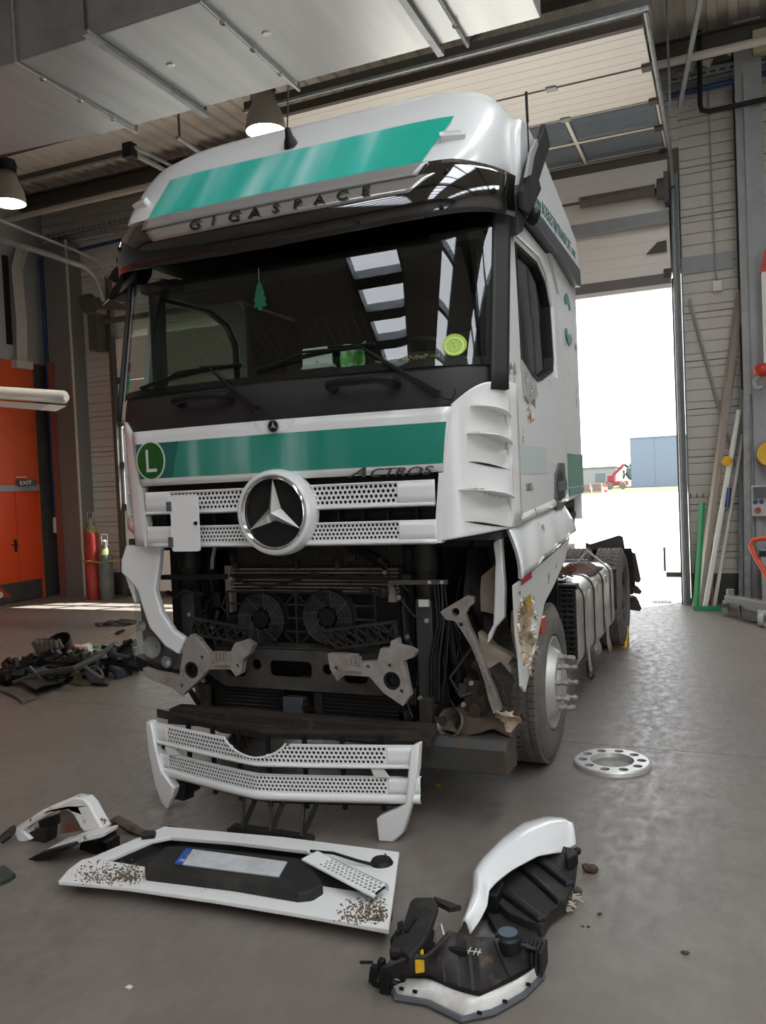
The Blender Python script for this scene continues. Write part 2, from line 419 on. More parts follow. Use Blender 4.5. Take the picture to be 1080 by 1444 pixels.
for k, (x0, x1) in enumerate(SKY_X):
    SKY_Y = (-11.5, SKY_END[k]); n = 8 if k == 0 else 10; hb = .14 if k == 0 else .06
    wn = struct(MB().prism([(x0-.06, SKY_Y[0]-.06), (x1+.06, SKY_Y[0]-.06), (x1+.06, SKY_Y[1]+.06), (x0-.06, SKY_Y[1]+.06)], ZC-.02, ZC+.25, XY,
        [[(x0, SKY_Y[0]), (x1, SKY_Y[0]), (x1, SKY_Y[1]), (x0, SKY_Y[1])]]).build('window_%d' % (k+1), M['steel']))
    L = (SKY_Y[1]-SKY_Y[0])/n
    for i in range(n):
        MB().box(x0, x1, SKY_Y[0]+i*L+hb, SKY_Y[0]+(i+1)*L-hb, ZC+.15, ZC+.17).build('pane', M['skyl'], wn)
        if i: MB().box(x0, x1, SKY_Y[0]+i*L-hb, SKY_Y[0]+i*L+hb, ZC, ZC+.17).build('glazing_bar', M['steel'], wn)
# roof steelwork
for k, (y, z, h) in enumerate(((7.75, 7.36, .28), (5.75, 7.4, .3), (.2, 7.3, .42), (-4.1, 7.3, .42), (-12.2, 7.3, .42))):
    b = MB(); b.box(-10, 12, y-.09, y+.09, z-h/2, z-h/2+.02); b.box(-10, 12, y-.09, y+.09, z+h/2-.02, z+h/2); b.box(-10, 12, y-.006, y+.006, z-h/2, z+h/2)
    b.build('roof_beam', M['brown'] if k in (1, 2) else M['darkst'], ceiling)
for a, c in (((-9.6, 7.7, 7.4), (-7.9, 4.95, 7.15)), ((-.9, 6.7, 7.45), (.5, 4.95, 7.1)), ((2.35, 4.9, 7.2), (1.86, 7.4, 6.5))):
    MB().bar(a, c, .05).build('diagonal_brace', M['steel'], ceiling)
# ---- sectional doors ------------------------------------------------------------------
def section(mb_white, kind, T, x0, x1, h, parent, npane=4, pm_='pane'):
    """one door section in local (x, up) mapped by T(u, v, d); kind: plain or glazed"""
    if kind == 'plain':
        b = MB(); prof = [0]
        for i in range(5):
            b.prism([(x0, h*i/5+(.004 if i else .006)), (x1, h*i/5+(.004 if i else .006)), (x1, h*(i+1)/5-.004), (x0, h*(i+1)/5-.004)], 0, .045, T)
        b.prism([(x0, .006), (x1, .006), (x1, h-.006), (x0, h-.006)], .006, .04, T)
        s_ = b.build('door_section', M['doorw'], parent)
    else:
        L = (x1-x0)/npane; hs = [[(x0+i*L+.035, .05), (x0+(i+1)*L-.035, .05), (x0+(i+1)*L-.035, h-.05), (x0+i*L+.035, h-.05)] for i in range(npane)]
        b = MB().prism([(x0, .006), (x1, .006), (x1, h-.006), (x0, h-.006)], 0, .045, T, hs)
        s_ = b.build('door_section', M['doorw'], parent)
        for q in hs: MB().prism(q, .018, .024, T).build('pane', M[pm_], s_)
        for q in hs:
            MB().prism([(q[0][0]-.012, q[0][1]-.012), (q[1][0]+.012, q[1][1]-.012), (q[2][0]+.012, q[2][1]+.012), (q[3][0]-.012, q[3][1]+.012)], -.004, .006, T, [q]).build('gasket', M['brown'], s_)
    for x in (x0+.04, x1-.04):
        b = MB().prism([(x-.05, -.06), (x+.05, -.06), (x+.05, .06), (x-.05, .06)], -.035, .0, T); b.build('roller_hinge', M['brown'], s_)
    return s_
# open door on the right: lower part hangs behind the lintel, upper part lies on the ceiling tracks
DX0, DX1 = -2.6, 1.66
d3 = struct(MB().box(DX0, DX1, 8.0, 8.07, 4.42, 4.56).build('door_3', mat('grey_seal', '6E6A68', .6)))
MB().box(DX0, DX1, 8.0, 8.06, 4.36, 4.42).build('bottom_seal', M['wplast'], d3)
def TV(z0): return lambda u, v, d: Vector((u, 8.02+d, z0+v))
section(None, 'plain', TV(4.56), DX0, DX1, .78, d3); section(None, 'plain', TV(5.34), DX0, DX1, .76, d3)
def TH(y1): return lambda u, v, d: Vector((u, y1-v, 6.2+d))
for kind, y in (('glazed', 7.93), ('glazed', 7.13), ('plain', 6.33), ('plain', 5.46)):
    section(None, kind, TH(y), DX0, DX1, .8 if kind == 'glazed' else .87, d3)
MB().box(DX0, DX1, 4.53, 4.6, 6.17, 6.26).build('top_seal', M['brown'], d3)
for y_ in (5.46, 6.33): MB().box(DX0, DX1, y_-.012, y_+.012, 6.192, 6.21).build('section_joint', M['brown'] if y_ < 6 else M['steel'], d3)
for x_, y_ in ((.6, 5.46), (.6, 6.33), (-1.5, 5.46)): MB().box(x_-.06, x_+.06, y_-.05, y_+.05, 6.18, 6.2).build('centre_hinge', M['steel'], d3)
for xx in (DX1+.05, DX0-.05):
    tr = [(xx, 8.03, 0), (xx, 8.03, 5.7)] + [(xx, 8.03-.45*(1-math.cos(t)), 5.7+.45*math.sin(t)) for t in [PI/2*i/8 for i in range(1, 9)]] + [(xx, 4.35, 6.2)]
    MB().tube(tr, .026, 8).build('track_rail', M['steel'], d3, smooth=True)
    s_ = 1 if xx > 0 else -1
    b = MB().box(xx-.03, xx+.06, 8.06, 8.2, 0, 5.9); b.build('jamb_post', M['col'], d3)
    b = MB().box(xx+.062*s_, xx+.07*s_, 8.0, 8.16, 0, 5.9); 
    for k in range(60): b.box(xx+.06*s_, xx+.075*s_, 7.985, 8.0, .1+k*.095, .15+k*.095)
    b.build('perforated_angle', M['steel'], d3)
    MB().box(xx-.05, xx-.03, 8.08, 8.24, 0, 4.5).build('edge_seal', M['brown'], d3)
    MB().bar((xx, 4.4, 6.22), (xx+.02, 4.4, 7.6), .03).build('hanger', M['steel'], d3)
    MB().bar((xx+.06, 7.0, 6.24), (xx+.06, 6.9, 7.6), .025).build('hanger', M['steel'], d3)
b = MB().box(DX0-.1, DX1+.1, 4.3, 4.38, 6.2, 6.3); b.build('front_crossbar', M['darkst'], d3)
MB().box(DX0-.1, DX1+.08, 4.27, 4.3, 6.17, 6.2).build('crossbar_strip', M['steel'], d3)
b = MB().cyl((DX0, 7.86, 5.66), (DX1+.1, 7.86, 5.66), .018, 10); b.build('torsion_shaft', M['darkst'], d3, smooth=True)
sp = MB()
for a, c in ((.5, 1.5), (-2.3, -1.2)):
    n = 46
    sp.tube([(a+(c-a)*i/n/8, 7.86+.07*math.cos(i*PI/4), 5.66+.07*math.sin(i*PI/4)) for i in range(n*8+1)], .012, 5)
sp.build('torsion_spring', mat('spring_steel', '6F6A62', .6), d3, smooth=True)
b = MB().cyl((1.53, 7.86, 5.66), (1.62, 7.86, 5.66), .14, 18); b.box(1.62, 1.68, 7.75, 8.1, 5.45, 5.85); b.build('cable_drum', M['darkst'], d3, smooth=True)
b = MB().box(DX0, DX1, 7.96, 8.0, 5.22, 5.4); b.box(DX0, DX1, 7.9, 8.0, 5.21, 5.23); b.build('stiffening_channel', M['col'], d3)
MB().prism([(1.35, 4.85), (1.62, 4.85), (1.62, 5.0), (1.5, 4.99)], 7.97, 8.0, XZ).build('bracket', M['darkst'], d3)
# closed door on the left, partly hidden by the cab
EX0, EX1 = -7.92, -3.9
for x0_, x1_ in ((-8.06, -7.86), (-3.96, -3.78)): struct(MB().box(x0_, x1_, 8.1, 8.2, 0, 4.75).build('trim_1', M['brown']))  # strips added to stop sun slipping through the gaps beside the door
d2 = struct(MB().box(EX0, EX1, 8.03, 8.09, 0, .1).build('door_2', M['brown']))
for i, kind in enumerate(('plain', 'plain', 'glazed', 'glazed', 'plain', 'plain')):
    section(None, kind, TV(.1+i*.77), EX0, EX1, .77, d2, pm_='pane_clear')
for xx in (EX0-.04, EX1+.04):
    MB().box(xx-.05, xx+.03, 7.93, 8.03, 0, 5.85).build('track_rail', M['darkst'], d2)
    MB().tube([(xx, 8.0, 5.6)] + [(xx, 8.0-.5*(1-math.cos(t)), 5.6+.5*math.sin(t)) for t in [PI/2*i/6 for i in range(1, 7)]] + [(xx, 4.6, 6.25)], .026, 8).build('track_rail', M['steel'], d2, smooth=True)
    MB().bar((xx, 4.65, 6.25), (xx, 4.65, 7.6), .02).build('hanger', M['darkst'], d2)
MB().box(EX0-1.4, -4.62, 4.6, 4.66, 6.2, 6.27).build('front_crossbar', M['darkst'], d2)
b = MB().bar((-4.62, 4.63, 6.23), (-4.6, 5.9, 6.23), .05, .04); b.bar((-4.54, 4.63, 6.28), (-4.5, 5.9, 6.28), .03, .03); b.build('track_channel', M['steel'], d2)
MB().box(-4.7, -4.56, 4.58, 4.7, 6.16, 6.34).build('end_bracket', M['blk'], d2)
b = MB().cyl((-8.3, 7.72, 5.34), (-8.16, 7.72, 5.34), .17, 18); b.cyl((-8.16, 7.72, 5.34), (-7.4, 7.72, 5.22), .1, 14); b.build('opener_motor', M['darkst'], d2, smooth=True)
b = MB().cyl((-8.15, 7.8, 5.0), (-5, 7.8, 5.0), .05, 10); b.box(-8.25, -8.05, 7.7, 8.0, 4.5, 5.15); b.build('torsion_shaft', M['darkst'], d2, smooth=True)

# ---- columns
def column(x0, x1, y0, y1, label, solid=False):
    t = thing('steel_column', label, 'column', ((x0+x1)/2, (y0+y1)/2, 0))
    if solid:
        MB().box(x0, x1, y0, y1, 0, 6.6).build('shaft', mat('dull_grey_casing', '6E6D6A', .6), t)
        MB().box(x1, x1+.03, y0-.03, y0, 0, 6.6).build('edge_angle', M['siding'], t)
        MB().box(x0-.02, x0+.12, y0-.03, y0, 0, 4.4).build('painted_strip', mat('dull_red_strip', '7A4A40', .6), t)
    else:
        MB().box(x0, x1, y0, y0+.02, 0, 7.6).build('flange', M['col'], t); MB().box(x0, x1, y1-.02, y1, 0, 7.6).build('flange', M['col'], t)
        MB().box((x0+x1)/2-.008, (x0+x1)/2+.008, y0+.02, y1-.02, 0, 7.6).build('web', M['col'], t)
        MB().box(x0+.1, x0+.17, y0-.05, y0, .3, 6.9).build('cable_trunking', M['col'], t)
    return t
column(2.52, 2.84, 7.8, 8.14, 'grey steel column right of the open doorway, between ribbed panels')
column(-9.36, -8.8, 7.85, 8.2, 'broad grey boxed column behind the two gas cylinders', True)
# ---- outdoors
gr = struct(MB().box(-120, 80, 8.45, 79, -.2, -.02).build('ground', mat('pale_concrete_yard', 'A09E99', .9, var=('AAA8A2', .3, .4, .7))))
gz = MB().box(-120, 80, 79, 240, -.2, -.02).build('grass', mat('mown_grass', '37431F', .95, var=('3F4A26', .4, .4, .7))); gz['kind'] = 'stuff'; tag(gz, 'strip of green grass beyond the sunlit yard', 'grass')
# ================================================================== TRUCK
TR = thing('truck', 'white and teal lorry cab with its front bumper missing and engine bay bare', 'truck', (0, 1.4, 0))
def PX(pts, Y): return [(q.x, q.z) for q in (at(a, b, 1, Y) for a, b in pts)]
def PS(pts, X): return [(q.y, q.z) for q in (at(a, b, 0, X) for a, b in pts)]
def yf(x):
    a = abs(x); y = .05*a*a
    if a > .95: y += .33*(1-math.sqrt(max(0, 1-min(1, (a-.95)/.31)**2)))
    return y
def yw(x, z):
    a = abs(x); y = .04*a*a + (z-2.44)*.2
    if a > .8: y += .3*(1-math.sqrt(max(0, 1-min(1, (a-.8)/.47)**2)))
    return y + .03
# ---- hood flap
hxx = lambda u, z: lerp(-.955, .965, u)*(1+.06*(z-1.88)/.33)
b = MB().grid(lambda u, z: Vector((hxx(u, z), yf(hxx(u, z))-.012*math.sin(PI*(z-1.86)/.36), z)), 40, 8, (0, 1), (1.885, 2.215))
hood = b.build('hood_flap', M['white'], TR, smooth=True, solid=.02)
def on_hood(x, z, d=0): return Vector((x, yf(x)-.012*math.sin(PI*(z-1.86)/.36)-d, z))
def hx(u, z): return lerp(-.94, .965, u)*(1+.06*(z-1.88)/.33)
b = MB().grid(lambda u, z: on_hood(lerp(-.665+(z-2.03)*.28, .972+(z-1.93)*.12, u), z, .003), 60, 4, (0, 1), (1.928, 2.138)); b.build('teal_stripe', M['stripe'], hood, smooth=True)
b = MB().grid(lambda u, z: on_hood(lerp(-.975+(2.14-z)*.12, -.665+(z-2.03)*.28, u), z, .002), 12, 4, (0, 1), (1.928, 2.138)); b.build('dark_stripe_end', M['dgreen'], hood)
b = MB().prism(circ((-.852, 2.035), .113, 40, .118), .004, .006, lambda u, v, d: on_hood(u, v, d)); b.build('white_ring', M['wplast'], hood)
b = MB().prism(circ((-.852, 2.035), .103, 40, .108), .005, .008, lambda u, v, d: on_hood(u, v, d)); b.build('green_disc', M['lgreen'], hood)
b = MB().prism([(-.885, 2.1), (-.867, 2.1), (-.867, 1.987), (-.805, 1.987), (-.805, 1.968), (-.885, 1.968)], .007, .01, lambda u, v, d: on_hood(u, v, d)); b.build('letter_mark', M['wplast'], hood)
# recess and small round star badge
b = MB().prism([(-.11, 2.215), (.15, 2.215), (.09, 2.145), (-.05, 2.145)], .001, .004, lambda u, v, d: on_hood(u, v, d)); b.build('badge_recess', M['white'], hood)
T0 = Matrix.Translation(on_hood(.02, 2.178, .01)) @ Matrix.Rotation(PI/2, 4, 'X')
b = MB().lathe([(0, .006), (.03, .006), (.034, 0), (0, 0)], 28, T0); b.build('small_badge', M['blk'], hood, smooth=True)
b = MB().lathe([(.031, .004), (.033, .010), (.036, .010), (.037, .0)], 28, T0)
def star(mb, T, r, hgt, wid):
    for k in range(3):
        a = PI/2+k*2*PI/3; tip = Vector((r*math.cos(a), r*math.sin(a), hgt*.25))
        l = Vector((wid*math.cos(a+PI/3), wid*math.sin(a+PI/3), 0)); rr = Vector((wid*math.cos(a-PI/3), wid*math.sin(a-PI/3), 0))
        c = Vector((0, 0, hgt))
        mb.add([T @ q for q in (c, tip, l, rr)], [(0, 1, 2), (0, 3, 1)])
star(b, T0, .03, .02, .009); b.build('badge_ring', M['silver'], hood)
b = MB(); text(b, 'A', .1, lambda u, v, d: on_hood(.5+u, 1.898+v*.75, .008+d), .014, .5, 1, 1.5); text(b, 'CTROS', .085, lambda u, v, d: on_hood(.735+u, 1.893+v*.75, .008+d), .014, .35, 1.0, 1.25); b.build('name_badge', mat('badge_metal', '7E7E7C', .25, metal=.9), hood)

# ---- grille
def perf(mb, fn, u0, u1, v0, v1, rows, slant=0, t=.006, keep=None):
    """perforated sheet: staggered rows of round holes; fn(u, v, d)"""
    ch = (v1-v0)/rows; cw = ch*1.05
    for r in range(rows):
        va = v0+r*ch; vb = va+ch; vm = (va+vb)/2
        ua = u0+(slant*(r/rows) if slant else 0); n = max(1, int((u1-ua)/cw)); off = cw/2 if r % 2 else 0
        x = ua; cells = []
        if off: cells.append((x, x+off, False)); x += off
        while x+cw <= u1: cells.append((x, x+cw, True)); x += cw
        if u1-x > 1e-4: cells.append((x, u1, False))
        for a, c, hole in cells:
            if keep and not keep((a+c)/2, vm): continue
            if not hole:
                mb.add([fn(a, va, 0), fn(c, va, 0), fn(c, vb, 0), fn(a, vb, 0)], [(0, 1, 2, 3)]); continue
            um = (a+c)/2; hr = ch*.385
            out = [(c, vm), (c, vb), (um, vb), (a, vb), (a, vm), (a, va), (um, va), (c, va)]
            inn = [(um+hr*math.cos(k*PI/4), vm+hr*math.sin(k*PI/4)) for k in range(8)]
            vsx = [fn(p, q, 0) for p, q in out] + [fn(p, q, 0) for p, q in inn] + [fn(p, q, t) for p, q in inn]
            mb.add(vsx, [(k, (k+1) % 8, 8+(k+1) % 8, 8+k) for k in range(8)] + [(8+k, 8+(k+1) % 8, 16+(k+1) % 8, 16+k) for k in range(8)])
def fg(off): return lambda u, v, d: Vector((u, yf(u)+off+d, v))
SC = (.02, 1.705)
bk = MB().grid(lambda u, z: Vector((u, yf(u)+.09, z)), 20, 2, (-.9, .9), (1.52, 1.88)); gr_back = bk.build('grille_recess', M['blk'], TR, smooth=True)
rb = MB()
for x in [-.8, -.62, -.44, .36, .5, .64, .8]: rb.box(x, x+.012, yf(x)+.03, yf(x)+.09, 1.63, 1.72)
for z in (1.66, 1.69): rb.grid(lambda u, v, z=z: Vector((u, yf(u)+.04+v*.05, z)), 20, 1, (-.86, .86))
rb.build('grille_ribs', M['blk'], TR)
near = lambda u, v: (u-SC[0])**2 + (v-SC[1])**2 > .20**2
for z0, z1, zb in ((1.735, 1.838, 1.71), (1.545, 1.632, 1.515)):
    for ua, ub in ((-.74, -.1), (.14, .73)):
        g = MB(); perf(g, fg(.0), ua, ub, z0, z1, 4, 0, keep=near); ps_ = g.build('perforated_slat', M['white'], TR)
        MB().grid(lambda u, v: Vector((u, yf(u)+.016, v)), 10, 1, (ua, ub), (z0, z1)).build('slat_hole_dark', M['hole_dark'], ps_)  # black sheet added so the slat holes read as dark depth
    g = MB()
    g.prism([(-.93, zb), (.93, zb), (.93, z1+.012), (.75, z1+.012), (.71, z0), (-.72, z0), (-.76, z1+.012), (-.93, z1+.012)], -.004, .03, lambda u, v, d: Vector((u, yf(u)+d, v)))
    g = MB()
    for x0, x1, za, zc in ((-.92, -.73, z0-.004, z1+.01), (.72, .92, z0-.004, z1+.01), (-.92, .92, zb, z0), (-.92, .92, z1, z1+.01)):
        g.grid(lambda u, v: Vector((u, yf(u)-.003-(.012*math.sin(PI*(v-za)/(zc-za)) if za == zb else .004), v)), 24, 3, (x0, x1), (za, zc))
    g.build('slat_frame', M['white'], TR, smooth=True, solid=.02)
for s_, x in ((-1, -.925), (1, .925)):
    MB().prism([(x-.02, 1.52), (x+.02, 1.52), (x+.04*s_+.02, 1.88), (x+.04*s_-.02, 1.88)], 0, .05, lambda u, v, d: Vector((u, yf(u)-.004+d, v))).build('grille_end_post', M['white'], TR)
TS = Matrix.Translation((SC[0], -.03, SC[1])) @ Matrix.Rotation(PI/2, 4, 'X')
em = MB().lathe([(.19, .0), (.203, .035), (.212, .044), (.228, .035), (.238, .01), (.24, -.05)], 56, TS).build('badge_housing', M['white'], TR, smooth=True)
MB().lathe([(.18, .02), (.186, .044), (.194, .05), (.202, .046), (.206, .03)], 56, TS).build('badge_ring', M['chrome'], TR, smooth=60)
bm_ = MB().lathe([(0, 0), (.195, 0)], 40, TS); mesh_back = bm_.build('badge_backing', M['blk'], TR)
ms = MB()
for i in range(-19, 20):
    w_ = math.sqrt(max(0, .186**2-(i*.0095)**2))
    for sgn in (1, -1):
        q = Vector((1, .58*sgn, 0)).normalized(); nn = Vector((-q.y, q.x, 0)); c = nn*(i*.0095)
        ms.bar(TS @ (c-q*w_+Vector((0, 0, .004))), TS @ (c+q*w_+Vector((0, 0, .004))), .0035, .004, up=(0, 1, 0))
ms.build('badge_mesh', M['blk2'], TR)
g = MB(); star(g, TS @ Matrix.Translation((0, 0, .012)), .186, .05, .044); g.build('badge_star', M['silver'], TR)
# white hatch plate hanging on the grille
g = MB().prism(rrect(-.655, -.465, 1.50, 1.825, .015), -.075, -.062, XZ); hp = g.build('hatch_plate', M['white'], TR)
for z in (1.555, 1.76): MB().box(-.675, -.645, -.085, -.05, z-.028, z+.028).build('hinge', M['grey'], hp)
MB().lathe([(0, .012), (.009, .012), (.012, 0)], 10, Matrix.Translation((-.482, -.075, 1.66)) @ Matrix.Rotation(PI/2, 4, 'X')).build('lock_screw', M['dark'], hp)

# ---- corner panels with air fins
def corner(s_, z, u):
    xs_ = interp(z, [(1.5, .905), (2.23, 1.02), (2.4, 1.05)]); x = lerp(xs_, 1.255, u)
    return Vector((s_*x, yf(x), z))
def cz(u, v): return lerp(1.525+.05*u, 2.225+.115*math.sin(min(1, u*1.25)*PI/2), v)
def dent(z, u):
    d = 0
    for zf, dep in ((2.215, .035), (2.075, .04), (1.79, .045)):
        t = max(0, (u-.36)/.64); e = zf-.055*t*t-z
        if 0 < e < .13 and u > .36: d += dep*math.sin(PI*min(1, t*1.15+.02)*.5)*(1-e/.13)
    return d
g = MB().grid(lambda u, v: corner(1, cz(u, v), u) + Vector((-.7, .7, 0))*dent(cz(u, v), u)*(1 if u < .97 else .3), 30, 70)
cpn = g.build('corner_panel', M['white_dirty'], TR, smooth=True, solid=.015)
for k, (z, p) in enumerate(((2.215, .075), (2.075, .085), (1.93, 0), (1.79, .1), (1.625, 0))):
    g = MB()
    if p:
        def finp(t, w_, z=z, p=p):
            u = lerp(.38-.06*k/2, 1.02, t); q = corner(1, z-.055*t*t, min(u, 1)); nrm = Vector((.75+.2*t, -.65+.2*t, 0)).normalized()
            return q + nrm*(p*w_*math.sin(PI*min(1, t*.97+.02))**.8 + .001) + Vector((.03*max(0, u-1), 0, 0))
        g.grid(finp, 14, 3); g.build('air_fin', M['white'], cpn, smooth=True, solid=.006)
    else:
        g.grid(lambda t, w_: corner(1, z-.05*t*t-.012*w_*math.sin(PI*t), lerp(.4, .98, t)) + Vector((.003, -.003, 0)), 12, 1); g.build('slot', M['blk'], cpn)
# left corner: inner flange plus a thin outer shell joined by rungs
g = MB().grid(lambda u, v: corner(-1, lerp(1.525, 2.2+.09*math.sin(u*PI/2), v), u*.42) + Vector((0, .01, 0)), 8, 10); cpl = g.build('corner_panel', M['white'], TR, smooth=True, solid=.015)
def shell(u, v):
    z = lerp(1.52, 2.27, v); x = -1.29+.0*u; 
    if v < .25: x += (.25-v)*.9*(1-.2*u)
    return Vector((x+.05*(1-u)*.0, .3+.16*u, z))
MB().grid(shell, 3, 16).build('outer_shell', M['white'], cpl, smooth=True, solid=.012)
for z in (2.2, 2.09, 1.96, 1.83, 1.7):
    MB().prism([(-1.285, .31), (-1.12, .2), (-1.1, .28), (-1.285, .42)], z, z+.01, XY).build('rung', M['white'], cpl)
MB().grid(lambda u, v: Vector((lerp(-1.29, -1.0, u), lerp(.3, .12, u), lerp(1.62, 1.52, u)+.07*v)), 6, 2).build('lower_lip', M['white'], cpl, smooth=True, solid=.01)

# ---- cowl below the windscreen
g = MB().grid(lambda x, v: Vector((x, (yf(x)*.6+yw(x, 2.44)*.4)+.01-.03*math.sin(PI*v)*(1-abs(x)/1.4)+.03*v, lerp(interp(abs(x), [(0, 2.2), (1.0, 2.2), (1.2, 2.3)]), 2.47-.03*abs(x), v))), 40, 6, (-1.2, 1.22), (0, 1))
cowl = g.build('cowl', M['fblk'], TR, smooth=True, solid=.02)
for x0, x1 in ((-.63, -.24), (.36, .76)):
    g = MB(); zc = 2.365; y0 = -.045
    g.tube([(x0+.02, .03, zc-.005), (x0+.03, y0, zc), (x0+.1, y0-.02, zc+.008), (x1-.1, y0-.02, zc+.008), (x1-.03, y0, zc), (x1-.02, .03, zc-.015)], [.03, .03, .022, .022, .034, .03], 8)
    g.build('grab_handle', M['blk'], cowl, smooth=True)
# wipers
for px_, tip0, tip1, el in ((-.08, (-.93, 2.475), (-.2, 2.545), (-.4, 2.54)), (.97, (-.1, 2.5), (.62, 2.575), (.55, 2.56))):
    wp = MB(); piv = Vector((px_, yf(px_)-.03, 2.275))
    e = Vector((el[0], yw(el[0], el[1])-.045, el[1]))
    wp.bar(piv, piv.lerp(e, .3), .045, .03, up=(0, -1, 0), w2=.03, h2=.025); wp.bar(piv.lerp(e, .3), e, .026, .02, up=(0, -1, 0), w2=.014, h2=.012)
    arm = wp.build('wiper_arm', M['blk'], TR, bevel=.004)
    g = MB(); n = 14; mid = [Vector((lerp(tip0[0], tip1[0], i/n), 0, lerp(tip0[1], tip1[1], i/n) + .02*math.sin(PI*i/n))) for i in range(n+1)]
    mid = [Vector((q.x, yw(q.x, q.z)-.025, q.z)) for q in mid]
    g.tube(mid, .008, 6); g.tube([q + Vector((0, .012, -.01)) for q in mid], .006, 4); g.tube([mid[4], mid[6]+Vector((0, -.02, .015)), e, mid[9]+Vector((0, -.02, .012)), mid[12]], .008, 6)
    g.build('wiper_blade', M['blk'], arm, smooth=True)
    MB().tube([piv + Vector(q) for q in ((.0, -.02, 0), (.05, -.03, -.03), (.08, -.03, -.035), (.1, -.03, 0), (.095, -.03, .02))], .005, 5).build('washer_hose', M['blk'], arm, smooth=True)

# ---- windscreen, pillars, sun visor
g = MB().grid(lambda x, z: Vector((x, yw(x, z), z)), 36, 10, (-1.225, 1.225), (2.43, 3.3)); ws = g.build('windscreen', M['glassw'], TR, smooth=True)
for s_ in (-1, 1):
    g = MB().grid(lambda u, z: Vector((s_*lerp(1.2, 1.268, u), yw(1.2, z)-.012+.09*u, z)), 5, 10, (0, 1), (2.3, 3.32)); g.build('a_pillar', M['fblk'], TR, smooth=True, solid=.03 if s_ > 0 else -.03)
    # black ceramic border of the glass
    g = MB().grid(lambda x, z: Vector((s_*x, yw(x, z)+.006, z)), 4, 10, (1.17, 1.225), (2.43, 3.3)); g.build('glass_border', M['blk'], ws)
g = MB().grid(lambda x, z: Vector((x, yw(x, z)+.006, z)), 30, 2, (-1.2, 1.2), (2.43, 2.47)); g.build('glass_border', M['blk'], ws)
g = MB().prism(circ((1.03, 2.535), .058, 28), .006, .004, lambda u, v, d: Vector((u, yw(u, v)-d, v))); stk = g.build('round_sticker', M['lime'], ws)
g = MB().prism(circ((1.03, 2.53), .046, 28), .0065, .0075, lambda u, v, d: Vector((u, yw(u, v)-d, v)), [circ((1.03, 2.53), .04, 28)]); text(g, '6', .08, lambda u, v, d: Vector((1.03-u, yw(1.03, 2.53)-.009-d+.0*v, 2.53+v)), .002); g.build('sticker_print', mat('pale_print', 'D8E6A8', .5), ws)
for z, c in ((2.63, '6B3A7A'), (2.55, '1F8A6A'), (2.49, '2E9B4A')):
    g = MB().prism(rrect(-1.13, -1.095, z-.03, z+.03, .008), .0, .004, lambda u, v, d: Vector((u, yw(u, v)-.004-d, v))); g.build('side_sticker', mat('sticker', c, .5), ws)
def yv(x, z):
    a = abs(x); y = .03*a*a + (z-3.16)*.2 + .04
    if a > .85: y += .42*(1-math.sqrt(max(0, 1-min(1, (a-.85)/.46)**2)))
    return y
def vis_z(x, v): return lerp(interp(abs(x), [(0, 3.165), (.9, 3.185), (1.3, 3.23)]), interp(abs(x), [(0, 3.47), (.9, 3.49), (1.05, 3.5), (1.31, 3.46)]), v)
g = MB().grid(lambda x, v: Vector((x, yv(x, vis_z(x, v))-.03*math.sin(PI*v), vis_z(x, v))), 60, 8, (-1.30, 1.30)); visor = g.build('sun_visor', M['gloss'], TR, smooth=True, solid=.02)
def on_vis(x, z, d=0):
    v = max(0, min(1, (z-vis_z(x, 0))/(vis_z(x, 1)-vis_z(x, 0)))); return Vector((x, yv(x, z)-.03*math.sin(PI*v)-d, z))
g = MB().grid(lambda u, v: on_vis(lerp(-.86+.08*(1-v), .97-.13*(1-v), u), lerp(3.325, 3.415, v), .006), 40, 4); lts = g.build('letter_strip', mat('brushed_strip', 'C9C9C6', .22, metal=.8), visor, smooth=True, solid=.006)
g = MB().grid(lambda u, v: on_vis(lerp(-.88, .93-.05*(1-v), u), lerp(3.415, 3.5, v), .012 if v < .95 else -.01), 40, 4); g.build('visor_cap', mat('grey_visor_cap', 'A5A4A0', .35, metal=.4), visor, smooth=True, solid=.006)
for i, ch in enumerate('GIGASPACE'):
    xx = -.47+i*.134 - .008*(i == 1); g = MB()
    text(g, ch, .09 if i < 4 else .078, lambda u, v, d, xx=xx: on_vis(xx+u*1.3, 3.37+v, .016+d), .008)
    g.build('letter', M['dark'], visor)
for x, z in ((-1.12, 3.36), (-.22, 3.21), (.55, 3.22), (1.0, 3.23), (1.02, 3.42), (1.23, 3.33), (-.95, 3.22)):
    MB().lathe([(0, .012), (.01, .012), (.014, 0)], 10, Matrix.Translation(on_vis(x, z, 0)) @ Matrix.Rotation(PI/2, 4, 'X')).build('visor_bolt', M['dark'], visor)

# ---- high roof
ZT = [(.13, 3.47), (.16, 3.52), (.22, 3.6), (.3, 3.7), (.42, 3.86), (.55, 4.01), (.7, 4.11), (.9, 4.17), (1.2, 4.2), (2.0, 4.15), (2.62, 4.02)]
WT = [(.13, .98), (.16, 1.04), (.22, 1.1), (.3, 1.15), (.45, 1.2), (.7, 1.24), (1.2, 1.255), (2.62, 1.24)]
def se(a, n): return math.copysign(abs(a)**n, a)
def roof(t, y, off=0):
    """t in 0..pi around the section at depth y"""
    w_, zt = interp(y, WT), interp(y, ZT); e = 2/interp(y, [(.13, 7), (.6, 6), (1.2, 4.6), (2.62, 3.6)])
    return Vector((-w_*se(math.cos(t), e), y, 3.36+(zt-3.36)*se(math.sin(t), e)))
ysx = [.13, .16, .19, .22, .26, .3, .36, .42, .48, .55, .62, .7, .8, .9, 1.05, 1.2, 1.5, 2.0, 2.4, 2.58, 2.62]
g = MB().grid(lambda i, t: roof(t, ysx[int(round(i))]), 20, 48, (0, 20), (0, PI)); rf = g.build('high_roof', M['white'], TR, smooth=60, solid=.015)
